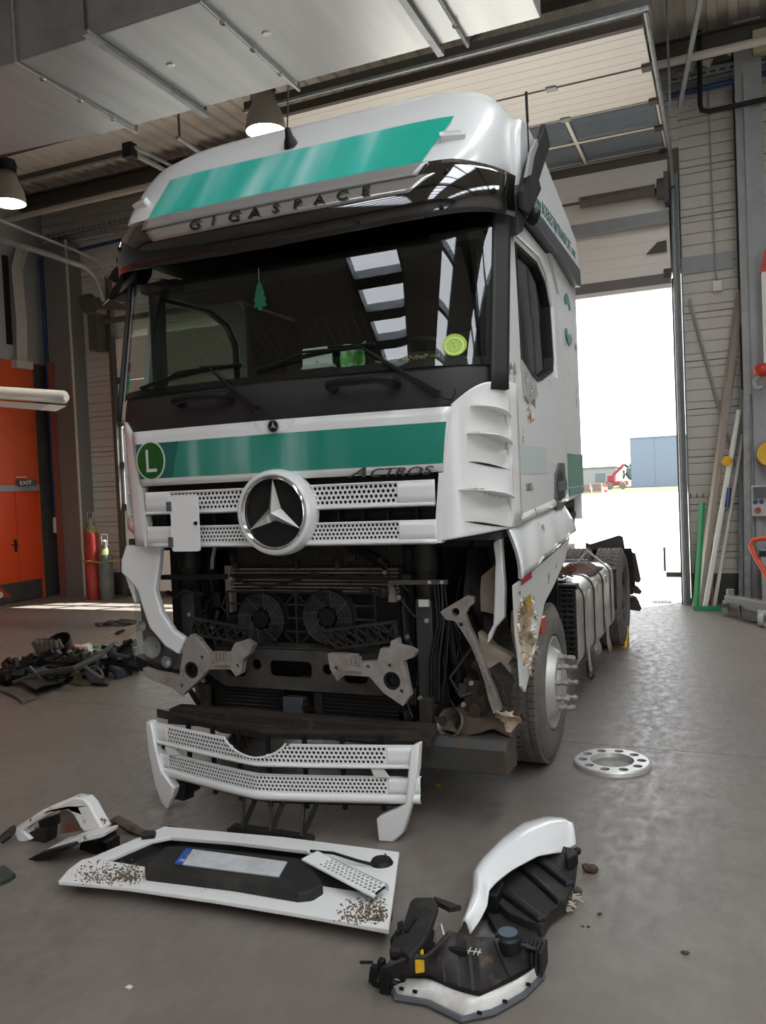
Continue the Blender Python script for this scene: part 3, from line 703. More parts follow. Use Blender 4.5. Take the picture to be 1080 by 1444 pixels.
g = MB().add([roof(PI*i/48, 2.62) for i in range(49)], [tuple(range(49))]); g.build('roof_rear_panel', M['white'], rf)
g = MB().add([roof(PI*i/48, .13) for i in range(49)], [tuple(range(49))]); g.build('roof_front_lip', M['white'], rf)
def zroof(x, y):
    w_, zt = interp(y, WT), interp(y, ZT); nn = interp(y, [(.13, 7), (.6, 6), (1.2, 4.6), (2.62, 3.6)])
    return 3.36+(zt-3.36)*(max(0, 1-(abs(x)/w_)**nn))**(1/nn)
g = MB().grid(lambda u, y: Vector((lerp(-.875, .9+.09*(y-.18)/.18, u), y-.004, zroof(lerp(-.875, .9, u), y)+.005)), 60, 12, (0, 1), (.15, .385)); g.build('roof_stripe', M['stripe2'], rf, smooth=True)
for s_ in (-1, 1):
    mx = 1.02*s_; my = .3; mz = zroof(.98, my)
    T = Matrix.Translation((mx, my-.03, mz-.03)) @ Matrix.Rotation(-.35*s_*-1, 4, 'Z') @ Matrix.Rotation(-.7, 4, 'X')
    g = MB().prism(rrect(-.07, .07, -.022, .022, .015), -.02, .02, lambda u, v, d: T @ Vector((u, d, v))); ml = g.build('marker_light', M['white'], rf, bevel=.006)
    g = MB().prism(rrect(-.045, .045, -.012, .012, .008), -.026, -.019, lambda u, v, d: T @ Vector((u, d, v))); g.build('lens', M['lens'], ml)
# side fairing shells on the roof
for s_ in (-1, 1):
    pf = [(.66, 3.4), (.655, 3.6), (.68, 3.78), (.74, 3.88), (.84, 3.91), (1.3, 3.9), (2.5, 3.66), (2.6, 3.55), (2.6, 3.36)]
    g = MB().prism(pf, 1.2*s_, 1.285*s_, YZ); g.build('side_fairing', M['white'], rf, bevel=.03, smooth=True)
# aerials
g = MB().lathe([(0, .1), (.016, .09), (.024, .05), (.04, .015), (.045, -.02)], 16, Matrix.Translation((-.03, .43, 3.875)) @ Matrix.Rotation(.4, 4, 'X')); g.tube([(-.03, .395, 3.955), (-.03, .41, 4.07), (-.03, .43, 4.22)], .005, 5); g.build('roof_aerial', M['blk'], rf, smooth=True)
g = MB().lathe([(0, .05), (.02, .04), (.03, 0)], 12, Matrix.Translation((1.285, .8, 3.4)) @ Matrix.Rotation(PI/2, 4, 'Y')); g.tube([(1.31, .8, 3.4), (1.31, .79, 3.75), (1.31, .78, 4.03)], [.006, .005, .005], 5); g.tube([(1.31, .785, 3.86), (1.31, .78, 4.03)], .008, 6); g.build('whip_aerial', M['blk'], TR, smooth=True)

# ---- right side of the cab (nearest): door, window, rear panel
SX = 1.25
win = [(.67, 3.17), (1.25, 3.19), (1.48, 3.12), (1.6, 2.98), (1.615, 2.62), (1.58, 2.54), (1.2, 2.44), (1.08, 2.42), (.66, 2.47)]
door_o = [(.47, 1.585), (.38, 1.9), (.44, 2.35), (.6, 3.24), (.66, 3.3), (1.0, 3.33), (1.6, 3.32), (1.9, 3.1), (1.97, 2.5), (1.96, 1.66)]
def side(s_):
    g = MB().prism(door_o, SX-.04, SX, lambda u, v, d: Vector((s_*(d - .02*max(0, (v-2.4))**1.3), u, v)), [win])
    do = g.build('cab_door', M['white_scr'] if s_ > 0 else M['white'], TR)
    g = MB().prism(win, SX-.03, SX-.025, lambda u, v, d: Vector((s_*(d-.02*max(0, v-2.4)**1.3), u, v))); g.build('side_window', M['glassd'], do)
    cx, cyy = 1.13, 2.8
    big = [(cx+(p-cx)*1.0, cyy+(q-cyy)*1.0) for p, q in win]; sm = [(cx+(p-cx)*.93, cyy+(q-cyy)*.93) for p, q in win]
    g = MB().prism(big, SX-.032, SX+.004, lambda u, v, d: Vector((s_*(d-.02*max(0, v-2.4)**1.3), u, v)), [sm]); g.build('window_seal', M['blk'], do)
    return do
door_r = side(1); side(-1)
def sp_(u, v, d=0): return Vector((SX-.02*max(0, v-2.4)**1.3+d, u, v))
# raised frame above the window, mirror mount and scrape
g = MB().prism([(.6, 3.2), (.66, 3.27), (1.28, 3.29), (1.62, 3.16), (1.72, 2.95), (1.72, 2.55), (1.66, 2.5), (1.65, 2.98), (1.5, 3.16), (1.26, 3.23), (.68, 3.21), (.62, 3.15)], .0, .015, lambda u, v, d: sp_(u, v, d)); g.build('window_frame_moulding', M['white'], door_r, bevel=.005)
g = MB().prism([(.64, 2.5), (.98, 2.4), (1.03, 2.33), (.78, 2.27), (.68, 2.3)], .002, .012, lambda u, v, d: sp_(u, v, d), [circ((.74, 2.41), .03, 10, .035), circ((.86, 2.36), .02, 8), circ((.82, 2.31), .015, 8), circ((.94, 2.38), .015, 8)]); g.build('mirror_mount_plate', M['silver'], door_r)
MB().prism([(.72, 2.22), (.78, 2.25), (.95, 2.22), (.9, 2.16), (.78, 2.15)], .001, .003, lambda u, v, d: sp_(u, v, d)).build('rust_scrape', mat('rust_smear', '8A5A34', .9, dirt=('DCDEDA', 18, .45)), door_r)
g = MB().prism(rrect(.50, 1.25, 1.86, 2.02, .01), .001, .002, lambda u, v, d: sp_(u, v, d)); g.build('faded_sign', mat('pale_teal_sign', 'BCC9C2', .5), door_r)
b = MB(); text(b, '1.317', .06, lambda u, v, d: sp_(.72+u, 1.78+v, .004+d), .002); b.build('fleet_number', M['dark'], door_r)
hd = MB().prism([(1.5, 1.62), (1.46, 1.7), (1.5, 1.86), (1.62, 1.93), (1.8, 1.93), (1.83, 1.88), (1.8, 1.66), (1.72, 1.62)], 0, .014, lambda u, v, d: sp_(u, v, d)); hnd = hd.build('door_handle', M['grey'], door_r, bevel=.01)
MB().prism([(1.53, 1.68), (1.53, 1.83), (1.62, 1.88), (1.73, 1.86), (1.73, 1.7), (1.64, 1.66)], .0145, .016, lambda u, v, d: sp_(u, v, d)).build('handle_recess', M['blk'], hnd)
MB().prism([(1.5, 1.74), (1.8, 1.74), (1.8, 1.81), (1.5, 1.8)], .016, .026, lambda u, v, d: sp_(u, v, d)).build('pull_bar', M['grey'], hnd, bevel=.006)
for z0, wv in ((1.60, .06),):
    MB().grid(lambda u, v: sp_(lerp(.47, 1.95, u), lerp(1.585, 1.665, u)+.05*v, .003+.012*math.sin(PI*v)*(1+.4*math.sin(17*u))), 30, 4).build('bent_door_edge', M['white_mud'], door_r, smooth=True)
# front return of the door (strip ahead of the door skin)
g = MB().grid(lambda u, v: Vector((lerp(1.252, 1.262, u), lerp(.33, .5, u), lerp(1.575, 2.35, v))), 4, 8); g.build('door_front_strip', M['white_dirty'], TR, smooth=True, solid=.02)
g = MB().prism([(1.98, 1.66), (1.98, 2.5), (1.92, 3.12), (1.64, 3.34), (2.6, 3.38), (2.62, 1.7)], SX-.04, SX, YZ); rp = g.build('cab_rear_side', M['white_scr'], TR)
MB().prism([(1.99, 1.76), (1.99, 2.0), (2.62, 2.0), (2.62, 1.76)], .001, .006, lambda u, v, d: Vector((SX+d, u, v))).build('teal_block', M['grn'], rp)
MB().prism([(1.99, 1.69), (1.99, 1.75), (2.62, 1.75), (2.62, 1.71)], .001, .008, lambda u, v, d: Vector((SX+d, u, v))).build('teal_sill', M['grn'], rp)
em_ = MB(); em_.prism(arc((2.2, 2.99), .16, .5, 2.4, 12, .19) + list(reversed(arc((2.2, 2.99), .1, .7, 2.2, 10, .12))), .001, .006, lambda u, v, d: sp_(u, v, d+.012)); em_.prism(arc((2.2, 2.99), .16, .5+PI, 2.4+PI, 12, .19) + list(reversed(arc((2.2, 2.99), .1, .7+PI, 2.2+PI, 10, .12))), .001, .006, lambda u, v, d: sp_(u, v, d+.012)); em_.build('crescent_emblem', M['grn'], rp)
b = MB(); text(b, 'www.BOEKESTIJNTRANSPORT.com', .115, lambda u, v, d: Vector((1.287+d*.3, 1.72+u, 3.515+v-.045*0)), .004, 0, 1.0, .8); b.build('web_lettering', M['dgreen'], TR)
g = MB().prism([(.78, 3.41), (1.2, 3.44), (2.56, 3.43), (2.58, 3.30), (2.45, 3.28), (1.7, 3.345), (1.2, 3.35), (.9, 3.35)], 1.2, 1.3, YZ); g.build('side_gutter_rail', mat('slate_trim', '4A4F54', .5), TR, bevel=.01)
g = MB().prism([(1.98, 1.66), (1.98, 2.5), (1.92, 3.12), (1.64, 3.34), (2.6, 3.38), (2.62, 1.7)], -SX, -SX+.04, YZ); g.build('cab_rear_side', M['white'], TR)
MB().box(-1.24, 1.24, 2.56, 2.61, 1.5, 3.4).build('cab_rear_wall', M['white'], TR)
# broken deflector arm standing up at the right visor corner
pf = PS([(735, 292), (733, 270), (740, 235), (750, 212), (762, 188), (765, 175), (768, 185), (773, 205), (765, 230), (757, 255), (760, 268), (752, 285), (745, 300)], 1.33)
g = MB().prism(pf, 1.315, 1.345, YZ); df = g.build('broken_mirror_arm', M['blk2'], TR, bevel=.006)
pf = PS([(741, 250), (748, 214), (756, 196), (758, 204), (752, 222), (748, 246)], 1.36); MB().prism(pf, 1.35, 1.365, YZ).build('mirror_mechanism', M['silver'], df)
g = MB().ball((1.3, .66, 3.36), .07, 10, 6, (.7, .9, 1)); g.ball((1.32, .78, 3.33), .05); g.jitter(.02, 3, 20); g.build('mirror_stub', M['blk'], df, smooth=True)
MB().prism([(.5, 3.15), (.62, 3.2), (.78, 3.4), (.66, 3.48), (.52, 3.38)], 1.2, 1.3, YZ).build('visor_end_cover', M['fblk'], TR, bevel=.01)
# left mirrors
ml = MB(); ml.tube([(-1.18, .42, 3.33), (-1.27, .44, 3.39), (-1.36, .46, 3.385)], [.03, .035, .04], 10)
mir = ml.build('mirror_arm', M['blk'], TR, smooth=True)
def mirror(c, dx, dz, L, w_):
    g = MB(); d = Vector((dx, 0, dz)).normalized()
    g.tube([Vector(c)+d*L*t for t in (0, .08, .3, .6, .85, 1)], [w_*k for k in (.35, .8, 1.0, .95, .6, .15)], 14); g.map(lambda p: Vector((p.x, c[1]+(p.y-c[1])*.75, p.z))); return g
MB().prism(PX([(206, 374), (192, 377), (180, 390), (166, 408), (158, 422), (163, 426), (182, 415), (196, 400), (204, 386)], .42), .36, .5, XZ).build('mirror_shell', M['blk'], mir, bevel=.02, smooth=True)
MB().prism(PX([(203, 370), (184, 370), (170, 374), (160, 384), (157, 396), (166, 400), (176, 392), (186, 382), (200, 378)], .55), .52, .66, XZ).build('mirror_shell', M['blk'], mir, bevel=.025, smooth=True)
MB().prism(PX([(196, 380), (188, 383), (172, 404), (168, 414), (176, 408), (190, 392)], .355), .352, .358, XZ).build('mirror_face', mat('mirror_grey', '8A8D90', .2, metal=.6), mir)
MB().tube([(-1.25, .39, 3.27), (-1.36, .38, 3.16), (-1.46, .38, 3.1)], [.003, .007, .003], 6).build('mirror_trim', M['silver'], mir, smooth=True)

# ---- cabin interior seen through the glass
MB().box(-1.2, 1.2, .2, 2.55, 1.52, 1.56).build('cab_floor', M['cabin'], TR)
MB().box(-1.2, 1.2, .3, 2.56, 3.34, 3.36).build('cab_ceiling', M['cabin'], TR)
MB().box(-1.19, 1.19, 2.5, 2.55, 1.55, 3.34).build('bunk_wall', M['seat'], TR)
for s_ in (-1, 1): MB().prism([(1.7, 1.6), (1.7, 3.3), (2.5, 3.3), (2.5, 1.6)], 1.17*s_, 1.2*s_, YZ).build('side_lining', M['seat'], TR)
g = MB().grid(lambda u, v: Vector((lerp(-1.17, 1.17, u), yw(lerp(-1.17, 1.17, u), 2.44)*.9+.06+.42*v, 2.42+.06*math.sin(PI*min(1, v*1.2))+.05*v*(1 if u > .5 else .6))), 24, 8); g.build('dashboard', mat('dash_top', '4A4B49', .6), TR, smooth=True, solid=.03)
MB().prism([(.35, 2.4), (.5, 2.48), (.62, 2.42), (.62, 1.6), (.4, 1.6)], -1.15, 1.15, YZ).build('dash_front', M['cabin'], TR)
g = MB().grid(lambda u, v: Vector((lerp(.25, 1.1, u), .38+.16*v+.15*max(0, u-.6), 2.49+.09*math.sin(PI*v)*math.sin(PI*u))), 12, 6); g.build('instrument_hood', M['cabin'], TR, smooth=True, solid=.02)
g = MB()
T = Matrix.Translation((.68, .72, 2.5)) @ Matrix.Rotation(-.9, 4, 'X')
g.lathe([(.21, .0), (.225, .014), (.24, 0), (.225, -.014)], 28, T, closed=True); g.bar(T @ Vector((-.2, 0, 0)), T @ Vector((.2, 0, 0)), .06, .02); g.bar(T @ Vector((0, 0, 0)), T @ Vector((0, -.2, 0)), .05, .02); g.build('steering_wheel', M['blk'], TR, smooth=True)
for x in (-.65, .68):
    g = MB().box(x-.27, x+.27, 1.15, 1.65, 2.0, 2.16); st = g.build('seat', M['seat'], TR, bevel=.04)
    MB().prism([(1.6, 2.1), (1.75, 2.75), (1.85, 2.95), (1.92, 2.93), (1.85, 2.6), (1.75, 2.08)], x-.25, x+.25, YZ).build('backrest', M['seat'], st, bevel=.03)
    MB().box(x-.2, x+.2, 1.2, 1.6, 1.56, 2.0).build('seat_base', M['cabin'], st)
for x in (-.98, .98): MB().box(x-.14, x+.14, yw(.98, 3.2)+.1, yw(.98, 3.2)+.3, 3.12, 3.18).build('roof_console', M['cabin'], TR)
MB().box(-1.0, 1.0, .42, .8, 3.1, 3.2).build('roof_console', M['cabin'], TR, bevel=.03)
MB().box(-1.12, -1.06, .42, .5, 2.45, 3.2).build('inner_pillar', M['cabin'], TR); MB().box(1.06, 1.12, .5, .58, 2.45, 3.2).build('inner_pillar', M['cabin'], TR)
# things lying on the dashboard / hanging behind the glass
t = thing('phone_holder', 'white plastic phone holder standing on the dashboard behind the windscreen', 'holder', (.22, .17, 2.47))
g = MB().prism(rrect(.13, .31, 2.5, 2.61, .015), .15, .165, XZ, [circ((.16, 2.585), .007, 8), circ((.28, 2.585), .007, 8), circ((.22, 2.53), .007, 8)]); g.build('back_plate', mat('bright_white_plastic', 'F4F4F0', .4), t)
MB().prism([(.12, 2.495), (.32, 2.495), (.3, 2.52), (.14, 2.52)], .14, .2, XZ).build('foot', M['wplast'], t)
g = MB().grid(lambda u, v: Vector((lerp(.36, .52, u), .15+.03*math.sin(5*u)+.02*v, 2.48+.12*v+.012*math.sin(7*u)*v)), 8, 6).jitter(.012, 5, 14); tag(g.build('plastic_bag', mat('clear_green_bag', 'B9CDB5', .35, var=('4FA13A', 9, .5, .56)), None, solid=.004), 'crumpled white and green plastic bag on the dashboard', 'bag')
g = MB()
for k in range(60):
    a, c = R.uniform(.58, .98), R.random(); q = Vector((a, .14+.05*c+.1*max(0, a-.75), 2.487+.012*R.random())); e = q+Vector((R.uniform(-.025, .025), R.uniform(-.015, .015), R.uniform(0, .012))); g.tube([q, q.lerp(e, .5)+Vector((0, 0, .004)), e], [.003, .007, .003], 5)
o = g.build('peanut_shells', M['tan'], None); o['kind'] = 'stuff'; tag(o, 'scatter of tan peanut shells along the dashboard', 'shells')
t = thing('air_freshener', 'green tree-shaped air freshener hanging behind the windscreen', 'freshener', (-.03, .2, 2.9))
tree = [(0, 0), (.014, 0), (.014, .02), (.045, .02), (.03, .05), (.042, .055), (.026, .09), (.034, .095), (.018, .125), (.022, .13), (0, .17)]
pts = [(-.13+a, 2.86+c) for a, c in tree] + [(-.13-a, 2.86+c) for a, c in reversed(tree[1:-1])]
MB().prism(pts, .155, .158, XZ).build('card_tree', mat('teal_card', '1F8A72', .7), t); MB().tube([(-.13, .157, 3.03), (-.13, .157, 3.1)], .002, 4).build('string', M['wplast'], t)
# ================================================================== TRUCK: engine bay and running gear
# ---- radiator pack
rad = MB().box(-.57, .57, .46, .56, .62, 1.52).build('radiator', M['dark'], TR)
g = MB()
for i in range(76): g.box(-.56+i*.0148, -.556+i*.0148, .44, .46, 1.3, 1.5)
g.build('cooling_fins', M['darkst'], rad)['kind'] = 'stuff'
cd = MB().box(-.6, .58, .4, .43, 1.2, 1.36).build('condenser', M['dark'], TR)
for i in range(7):
    MB().cyl((-.58, .385, 1.215+i*.022), (.56, .385, 1.215+i*.022), .0065, 6).build('condenser_tube', M['cast'], cd)
MB().box(-.6, -.56, .36, .42, 1.08, 1.37).build('end_tank', M['cast'], cd); MB().box(.5, .545, .36, .42, 1.16, 1.3).build('end_tank', M['cast'], cd)
# ---- twin cooling fans behind wire guards
sh = MB()
x0, x1, z0, z1 = -.57, .43, .885, 1.215
for z in (z0, .98, 1.06, 1.14, z1): sh.bar((x0, .33, z), (x1, .33, z), .012)
for x in (x0, -.085, x1): sh.bar((x, .33, z0), (x, .33, z1), .014)
for a, c in ((-.085, .885), (-.085, 1.215)):
    for d in (-.12, .12): sh.bar((a, .325, c), (a+d, .325, 1.05+(c-1.05)*.3), .008)
shroud = sh.build('fan_shroud', M['blk2'], TR)
for fx, fz in ((-.31, 1.055), (.14, 1.075)):
    T = Matrix.Translation((fx, .3, fz)) @ Matrix.Rotation(PI/2, 4, 'X')
    fan = MB().lathe([(.165, 0), (.165, -.05), (.158, -.05), (.158, 0)], 32, T).build('fan_ring', M['blk2'], TR, smooth=True)
    MB().lathe([(0, .022), (.05, .02), (.056, .01), (.056, -.03)], 24, T).build('fan_hub', M['blk'], fan, smooth=True)
    g = MB()
    for k in range(7): g.lathe([(.07+k*.0135, .012), (.073+k*.0135, .018), (.076+k*.0135, .012)], 32, T)
    for k in range(8):
        a = k*PI/4+.3; g.bar(T @ Vector((.06*math.cos(a), .06*math.sin(a), .01)), T @ Vector((.165*math.cos(a+.35), .165*math.sin(a+.35), .01)), .005)
    g.build('wire_guard', mat('wire_grey', '4B4A47', .55), fan)
    g = MB()
    for k in range(6):
        a = k*PI/3; pts = [T @ Vector((r*math.cos(a+o), r*math.sin(a+o), -.03+h)) for r, o, h in ((.06, 0, 0), (.15, .1, -.01), (.15, .55, .02), (.06, .45, .01))]; g.add(pts, [(0, 1, 2, 3)])
    g.build('fan_blades', M['blk'], fan)
# ---- cross member with lightening holes
ov = [(-.68, .74), (-.58, .9), (.55, .9), (.64, .76), (.5, .66), (-.52, .66)]
g = MB().prism(ov, .2, .215, XZ, [rrect(-.21, .07, .735, .83, .03), circ((-.3, .80), .032, 14), circ((.17, .79), .032, 14), rrect(.27, .42, .72, .8, .03), rrect(-.52, -.37, .72, .82, .04)])
xm = g.build('cross_member', mat('dusty_steel', '45423E', .6, metal=.3, var=('57524C', 8, .45, .7)), TR)
MB().box(-.6, .56, .2, .36, .895, .905).build('member_flange', xm.data.materials[0], xm)
for k in range(6):
    MB().prism(circ((-.3+k*.12, .25), .025, 10, .014), .9055, .907, XY).build('slot', M['blk'], xm)
# ---- lower intercoolers and sensor
for a, c in ((-.67, -.17), (.05, .6)):
    ic = MB().box(a, c, .28, .36, .49, .65).build('intercooler', M['blk'], TR, bevel=.004)
    for k in range(6): MB().box(a+.05, c-.03, .268, .282, .507+k*.023, .515+k*.023).build('cooler_bar', M['blk2'], ic)
MB().box(a, a+.05, .25, .28, .5, .64).build('end_tank', M['blk2'], ic)
sn = MB().box(-.135, .0, .2, .26, .505, .615).build('radar_sensor', mat('slate_plastic', '43464A', .5), TR, bevel=.006)
g = MB().box(.0, .03, .2, .24, .53, .6); g.box(.03, .06, .21, .23, .545, .56); g.cyl((.02, .2, .57), (.02, .17, .57), .015, 8); g.build('sensor_bracket', M['dark'], sn)
# ---- cast lamp brackets
L_out = PX([(207, 940), (226, 946), (258, 952), (262, 925), (265, 905), (274, 893), (285, 900), (292, 910), (300, 920), (330, 918), (336, 905), (352, 900), (362, 908), (357, 920), (348, 928), (345, 948), (338, 952), (330, 942), (300, 942), (285, 958), (262, 979), (248, 968), (222, 958), (208, 950)], .1)
R_out = PX([(466, 920), (470, 942), (480, 958), (490, 950), (525, 952), (545, 975), (572, 993), (582, 978), (572, 930), (586, 925), (590, 917), (582, 912), (566, 908), (564, 898), (555, 902), (553, 912), (540, 913), (536, 930), (510, 932), (505, 922), (485, 920)], .1)
for side_, ol, hc in (('l', L_out, (275, 943)), ('r', R_out, (556, 958))):
    h = PX([hc], .1)[0]; hs = [circ(h, .05, 20)]
    for q in ([(262, 965), (290, 925), (313, 930), (340, 937)] if side_ == 'l' else [(570, 972), (553, 936), (523, 938), (478, 940)]):
        hs.append(circ(PX([q], .1)[0], .011, 8))
    br = MB().prism(ol, .06, .11, XZ, hs).build('lamp_bracket', M['cast'], TR, bevel=.004)
    MB().lathe([(.05, 0), (.05, .05), (.034, .05), (.03, .01), (.0, .0)], 20, Matrix.Translation((h[0], .12, h[1])) @ Matrix.Rotation(PI/2, 4, 'X')).build('rubber_bush', M['blk'], br, smooth=True)
    c = PX([(320, 928) if side_ == 'l' else (503, 935)], .1)[0]
    gg = MB().box(c[0]-.05, c[0]+.05, .04, .06, c[1]-.03, c[1]+.05)
    for k in range(4): gg.box(c[0]-.045+k*.025, c[0]-.03+k*.025, .03, .045, c[1]+.005, c[1]+.045)
    gg.build('bracket_ribs', M['cast'], br)
# ---- black lattice supports
for cs in (PX([(275, 872), (360, 888), (350, 906), (270, 894)], .14), PX([(450, 890), (556, 877), (560, 903), (478, 914)], .14)):
    A, B_, C_, D = [Vector((x, .14, z)) for x, z in cs]; g = MB()
    for p, q in ((A, B_), (B_, C_), (C_, D), (D, A)): g.bar(p, q, .03, .014)
    n = 6
    for k in range(n):
        p0, p1, q0, q1 = A.lerp(B_, k/n), A.lerp(B_, (k+1)/n), D.lerp(C_, k/n), D.lerp(C_, (k+1)/n); g.bar(p0, q1, .022, .009); g.bar(q0, p1, .022, .009)
    g.build('lattice_support', M['blk2'], TR)
# ---- bars, hoses, dampers on both sides of the bay
g = MB().bar((-1.0, .26, 1.31), (-.52, .26, 1.315), .03, .03); g.bar((-.52, .3, 1.315), (.6, .3, 1.3), .02, .02); g.build('support_bar', M['dark'], TR)
g = MB().prism([(.56, 1.275), (.9, 1.28), (.9, 1.305), (.56, 1.3)], .24, .25, XZ); sb = g.build('bolt_strip', M['darkst'], TR)
for x in (.8, .87): MB().lathe([(0, .01), (.011, .01), (.011, 0)], 8, Matrix.Translation((x, .24, 1.292)) @ Matrix.Rotation(PI/2, 4, 'X')).build('bolt', M['silver'], sb)
for x, zt in ((-.9, 1.52), (.71, 1.5)):
    g = MB().lathe([(0, zt), (.07, zt), (.075, zt-.16), (.06, zt-.18), (.055, zt-.3), (.045, zt-.34), (0, zt-.34)], 18, Matrix.Translation((x, .42, 0))); am = g.build('air_canister', M['blk2'], TR, smooth=True)
    MB().box(x-.05, x+.05, .36, .46, .6, zt-.32).build('cab_damper', mat('dark_grey_steel', '3A3A39', .55), am, bevel=.01)
    MB().lathe([(0, .01), (.014, .01), (.014, 0)], 8, Matrix.Translation((x+.02, .36, 1.06)) @ Matrix.Rotation(PI/2, 4, 'X')).build('bolt', M['silver'], am)
MB().box(.69, .75, .34, .36, 1.14, 1.18).build('label_plate', M['wplast'], TR)
for x0 in (.80, .82, .845, .86): MB().tube([(x0-.02, .36, 1.27), (x0+.02+R.uniform(-.03, .02), .33, 1.05), (x0-.02+R.uniform(-.03, .02), .32, .85), (x0-.05, .32, .62)], R.uniform(.006, .012), 6).build('cable', M['blk'], TR, smooth=True)
HO = [([(-.5, .3, 1.315), (-.4, .28, 1.27), (-.25, .29, 1.25), (-.05, .3, 1.29), (.05, .3, 1.33), (.25, .3, 1.3), (.45, .3, 1.32), (.6, .3, 1.28), (.63, .36, 1.22)], .009, 'blk2'),
      ([(.5, .3, 1.4), (.55, .28, 1.33), (.6, .28, 1.2), (.68, .28, 1.1), (.72, .3, 1.08)], .006, 'blk2'), ([(-.62, .3, 1.5), (-.63, .28, 1.42), (-.65, .3, 1.36)], .012, 'cast'),
      ([(.2, .4, 1.52), (.35, .38, 1.45), (.5, .38, 1.36)], .03, 'blk'), ([(.95, .5, .9), (.82, .45, .72), (.9, .4, .63), (1.0, .45, .66)], .012, 'blk2'),
      ([(.55, .5, 1.3), (.58, .4, 1.1), (.6, .36, .95), (.66, .34, .85)], .022, 'blk'), ([(-.84, .35, 1.25), (-.95, .33, 1.18), (-1.03, .34, 1.2)], .018, 'blk'), ([(-.72, .3, 1.2), (-.85, .28, 1.22), (-.93, .3, 1.18)], .01, 'blk2'),
      ([(.62, .25, .7), (.66, .2, .6), (.68, .2, .55)], .007, 'blk'), ([(.78, .3, .52), (.8, .28, .6), (.88, .27, .64), (.92, .28, .56), (.9, .28, .48)], .006, 'blk'),
      ([(-.62, .3, 1.1), (-.66, .28, .95), (-.6, .26, .85)], .015, 'blk'), ([(.3, .3, 1.0), (.42, .26, 1.05), (.52, .27, 1.0), (.57, .3, 1.05)], .008, 'blk2')]
for pts, r_, m_ in HO:
    MB().tube(pts, r_, 7).build('hose', M[m_], TR, smooth=True)
for x, y, z, sx_, sz in ((-.8, .38, 1.0, .07, .16), (-.7, .4, 1.15, .05, .1), (.62, .33, 1.3, .06, .05), (.48, .3, 1.22, .05, .06), (-1.0, .5, 1.05, .08, .2), (.62, .36, .62, .05, .1), (.75, .3, .56, .08, .08), (.58, .28, .52, .06, .07), (-.72, .28, .52, .05, .14), (-.55, .3, .56, .06, .12)):
    MB().box(x-sx_/2, x+sx_/2, y, y+.1, z-sz/2, z+sz/2).build('ancillary_box', M['blk2'] if x > 0 else M['dark'], TR, bevel=.008)
rc = random.Random(5)
for k in range(26):
    x = rc.choice([rc.uniform(.58, 1.02), rc.uniform(-1.02, -.6)]); z = rc.uniform(.6, 1.42); y = rc.uniform(.42, .7)
    p = [Vector((x, y, z))]
    for j in range(4): p.append(p[-1]+Vector((rc.uniform(-.05, .05), rc.uniform(-.04, .04), rc.uniform(-.16, .02))))
    MB().tube(p, rc.uniform(.006, .018), 6).build('hose', M['blk2'] if k % 2 else M['blk'], TR, smooth=True)
for k in range(14):
    x = rc.uniform(-.55, .55); z = rc.choice([.68, .93, 1.2, 1.38])+rc.uniform(-.03, .03)
    MB().box(x, x+rc.uniform(.02, .06), .27, .31, z, z+rc.uniform(.015, .05)).build('clip', M['blk2'], TR)
for x, z in ((.6, 1.2), (.64, .98), (-.66, 1.0), (-.74, .66), (.7, .64), (-.5, 1.3), (.52, 1.34), (.95, .62), (1.0, .74)):
    MB().lathe([(0, .012), (.012, .012), (.014, 0)], 8, Matrix.Translation((x, .28, z)) @ Matrix.Rotation(PI/2, 4, 'X')).build('bolt', M['cast'], TR)
MB().tube([(1.0, .45, .64), (1.04, .42, .7), (1.02, .42, .78), (.97, .45, .8)], .03, 8).build('ball_joint', M['rust'], TR, smooth=True)
MB().prism([(.6, 1.02), (.66, 1.3), (.74, 1.3), (.68, 1.02), (.66, .7), (.6, .7)], .5, .53, XZ).build('side_bracket', M['darkst'], TR)
MB().prism([(.9, 1.46), (1.02, 1.46), (1.0, 1.2), (.93, 1.1), (.88, 1.2)], .8, .83, XZ).build('dark_flap', M['fblk'], TR)
MB().box(.78, .84, .28, .3, .48, .54).build('corroded_plate', M['rust'], TR)
# ---- engine mass and frame rails, with black blockers added to keep the bay dark
MB().box(-.58, .6, .62, 2.3, .55, 1.46).build('engine_block', M['dark'], TR, bevel=.03)
for x in (-.42, .42):
    MB().box(x-.04, x+.04, .3, 6.7, .72, .98).build('frame_rail', M['dark'], TR)
MB().box(-.7, .72, .44, .47, .3, .66).build('bay_blocker_low', M['blk'], TR)  # this plate, the box and sides below are added to block light through the bay
MB().box(-.58, .6, .62, 2.3, .3, .56).build('bay_blocker_base', M['blk'], TR)
for s_ in (-1, 1): MB().box(.6*s_-.02, .6*s_+.02, .45, 1.0, .5, 1.46).build('bay_blocker_side', M['blk'], TR)
MB().box(.6, 1.18, 1.0, 1.02, .3, 1.46).build('splash_wall', M['blk'], TR)
MB().box(-1.18, -.6, .9, .92, .3, 1.46).build('splash_wall', M['blk'], TR)
MB().box(-1.12, -.76, .5, .52, .6, 1.5).build('bay_blocker_wing', M['blk'], TR)  # black plate added to darken the see-through gap beside the lamp
MB().box(-1.2, 1.16, 1.9, 1.95, .55, 1.5).build('rear_bulkhead', M['blk'], TR)
MB().box(-1.2, 1.2, .5, 2.5, 1.46, 1.52).build('cab_underside', M['dark'], TR)
for s_ in (-1, 1): MB().prism([(.35, 1.2), (.5, 1.5), (1.9, 1.5), (1.9, 1.1), (1.6, 1.08), (1.3, 1.12), (.95, 1.05), (.7, .9)], .95*s_, .98*s_, YZ).build('inner_arch', M['blk'], TR)
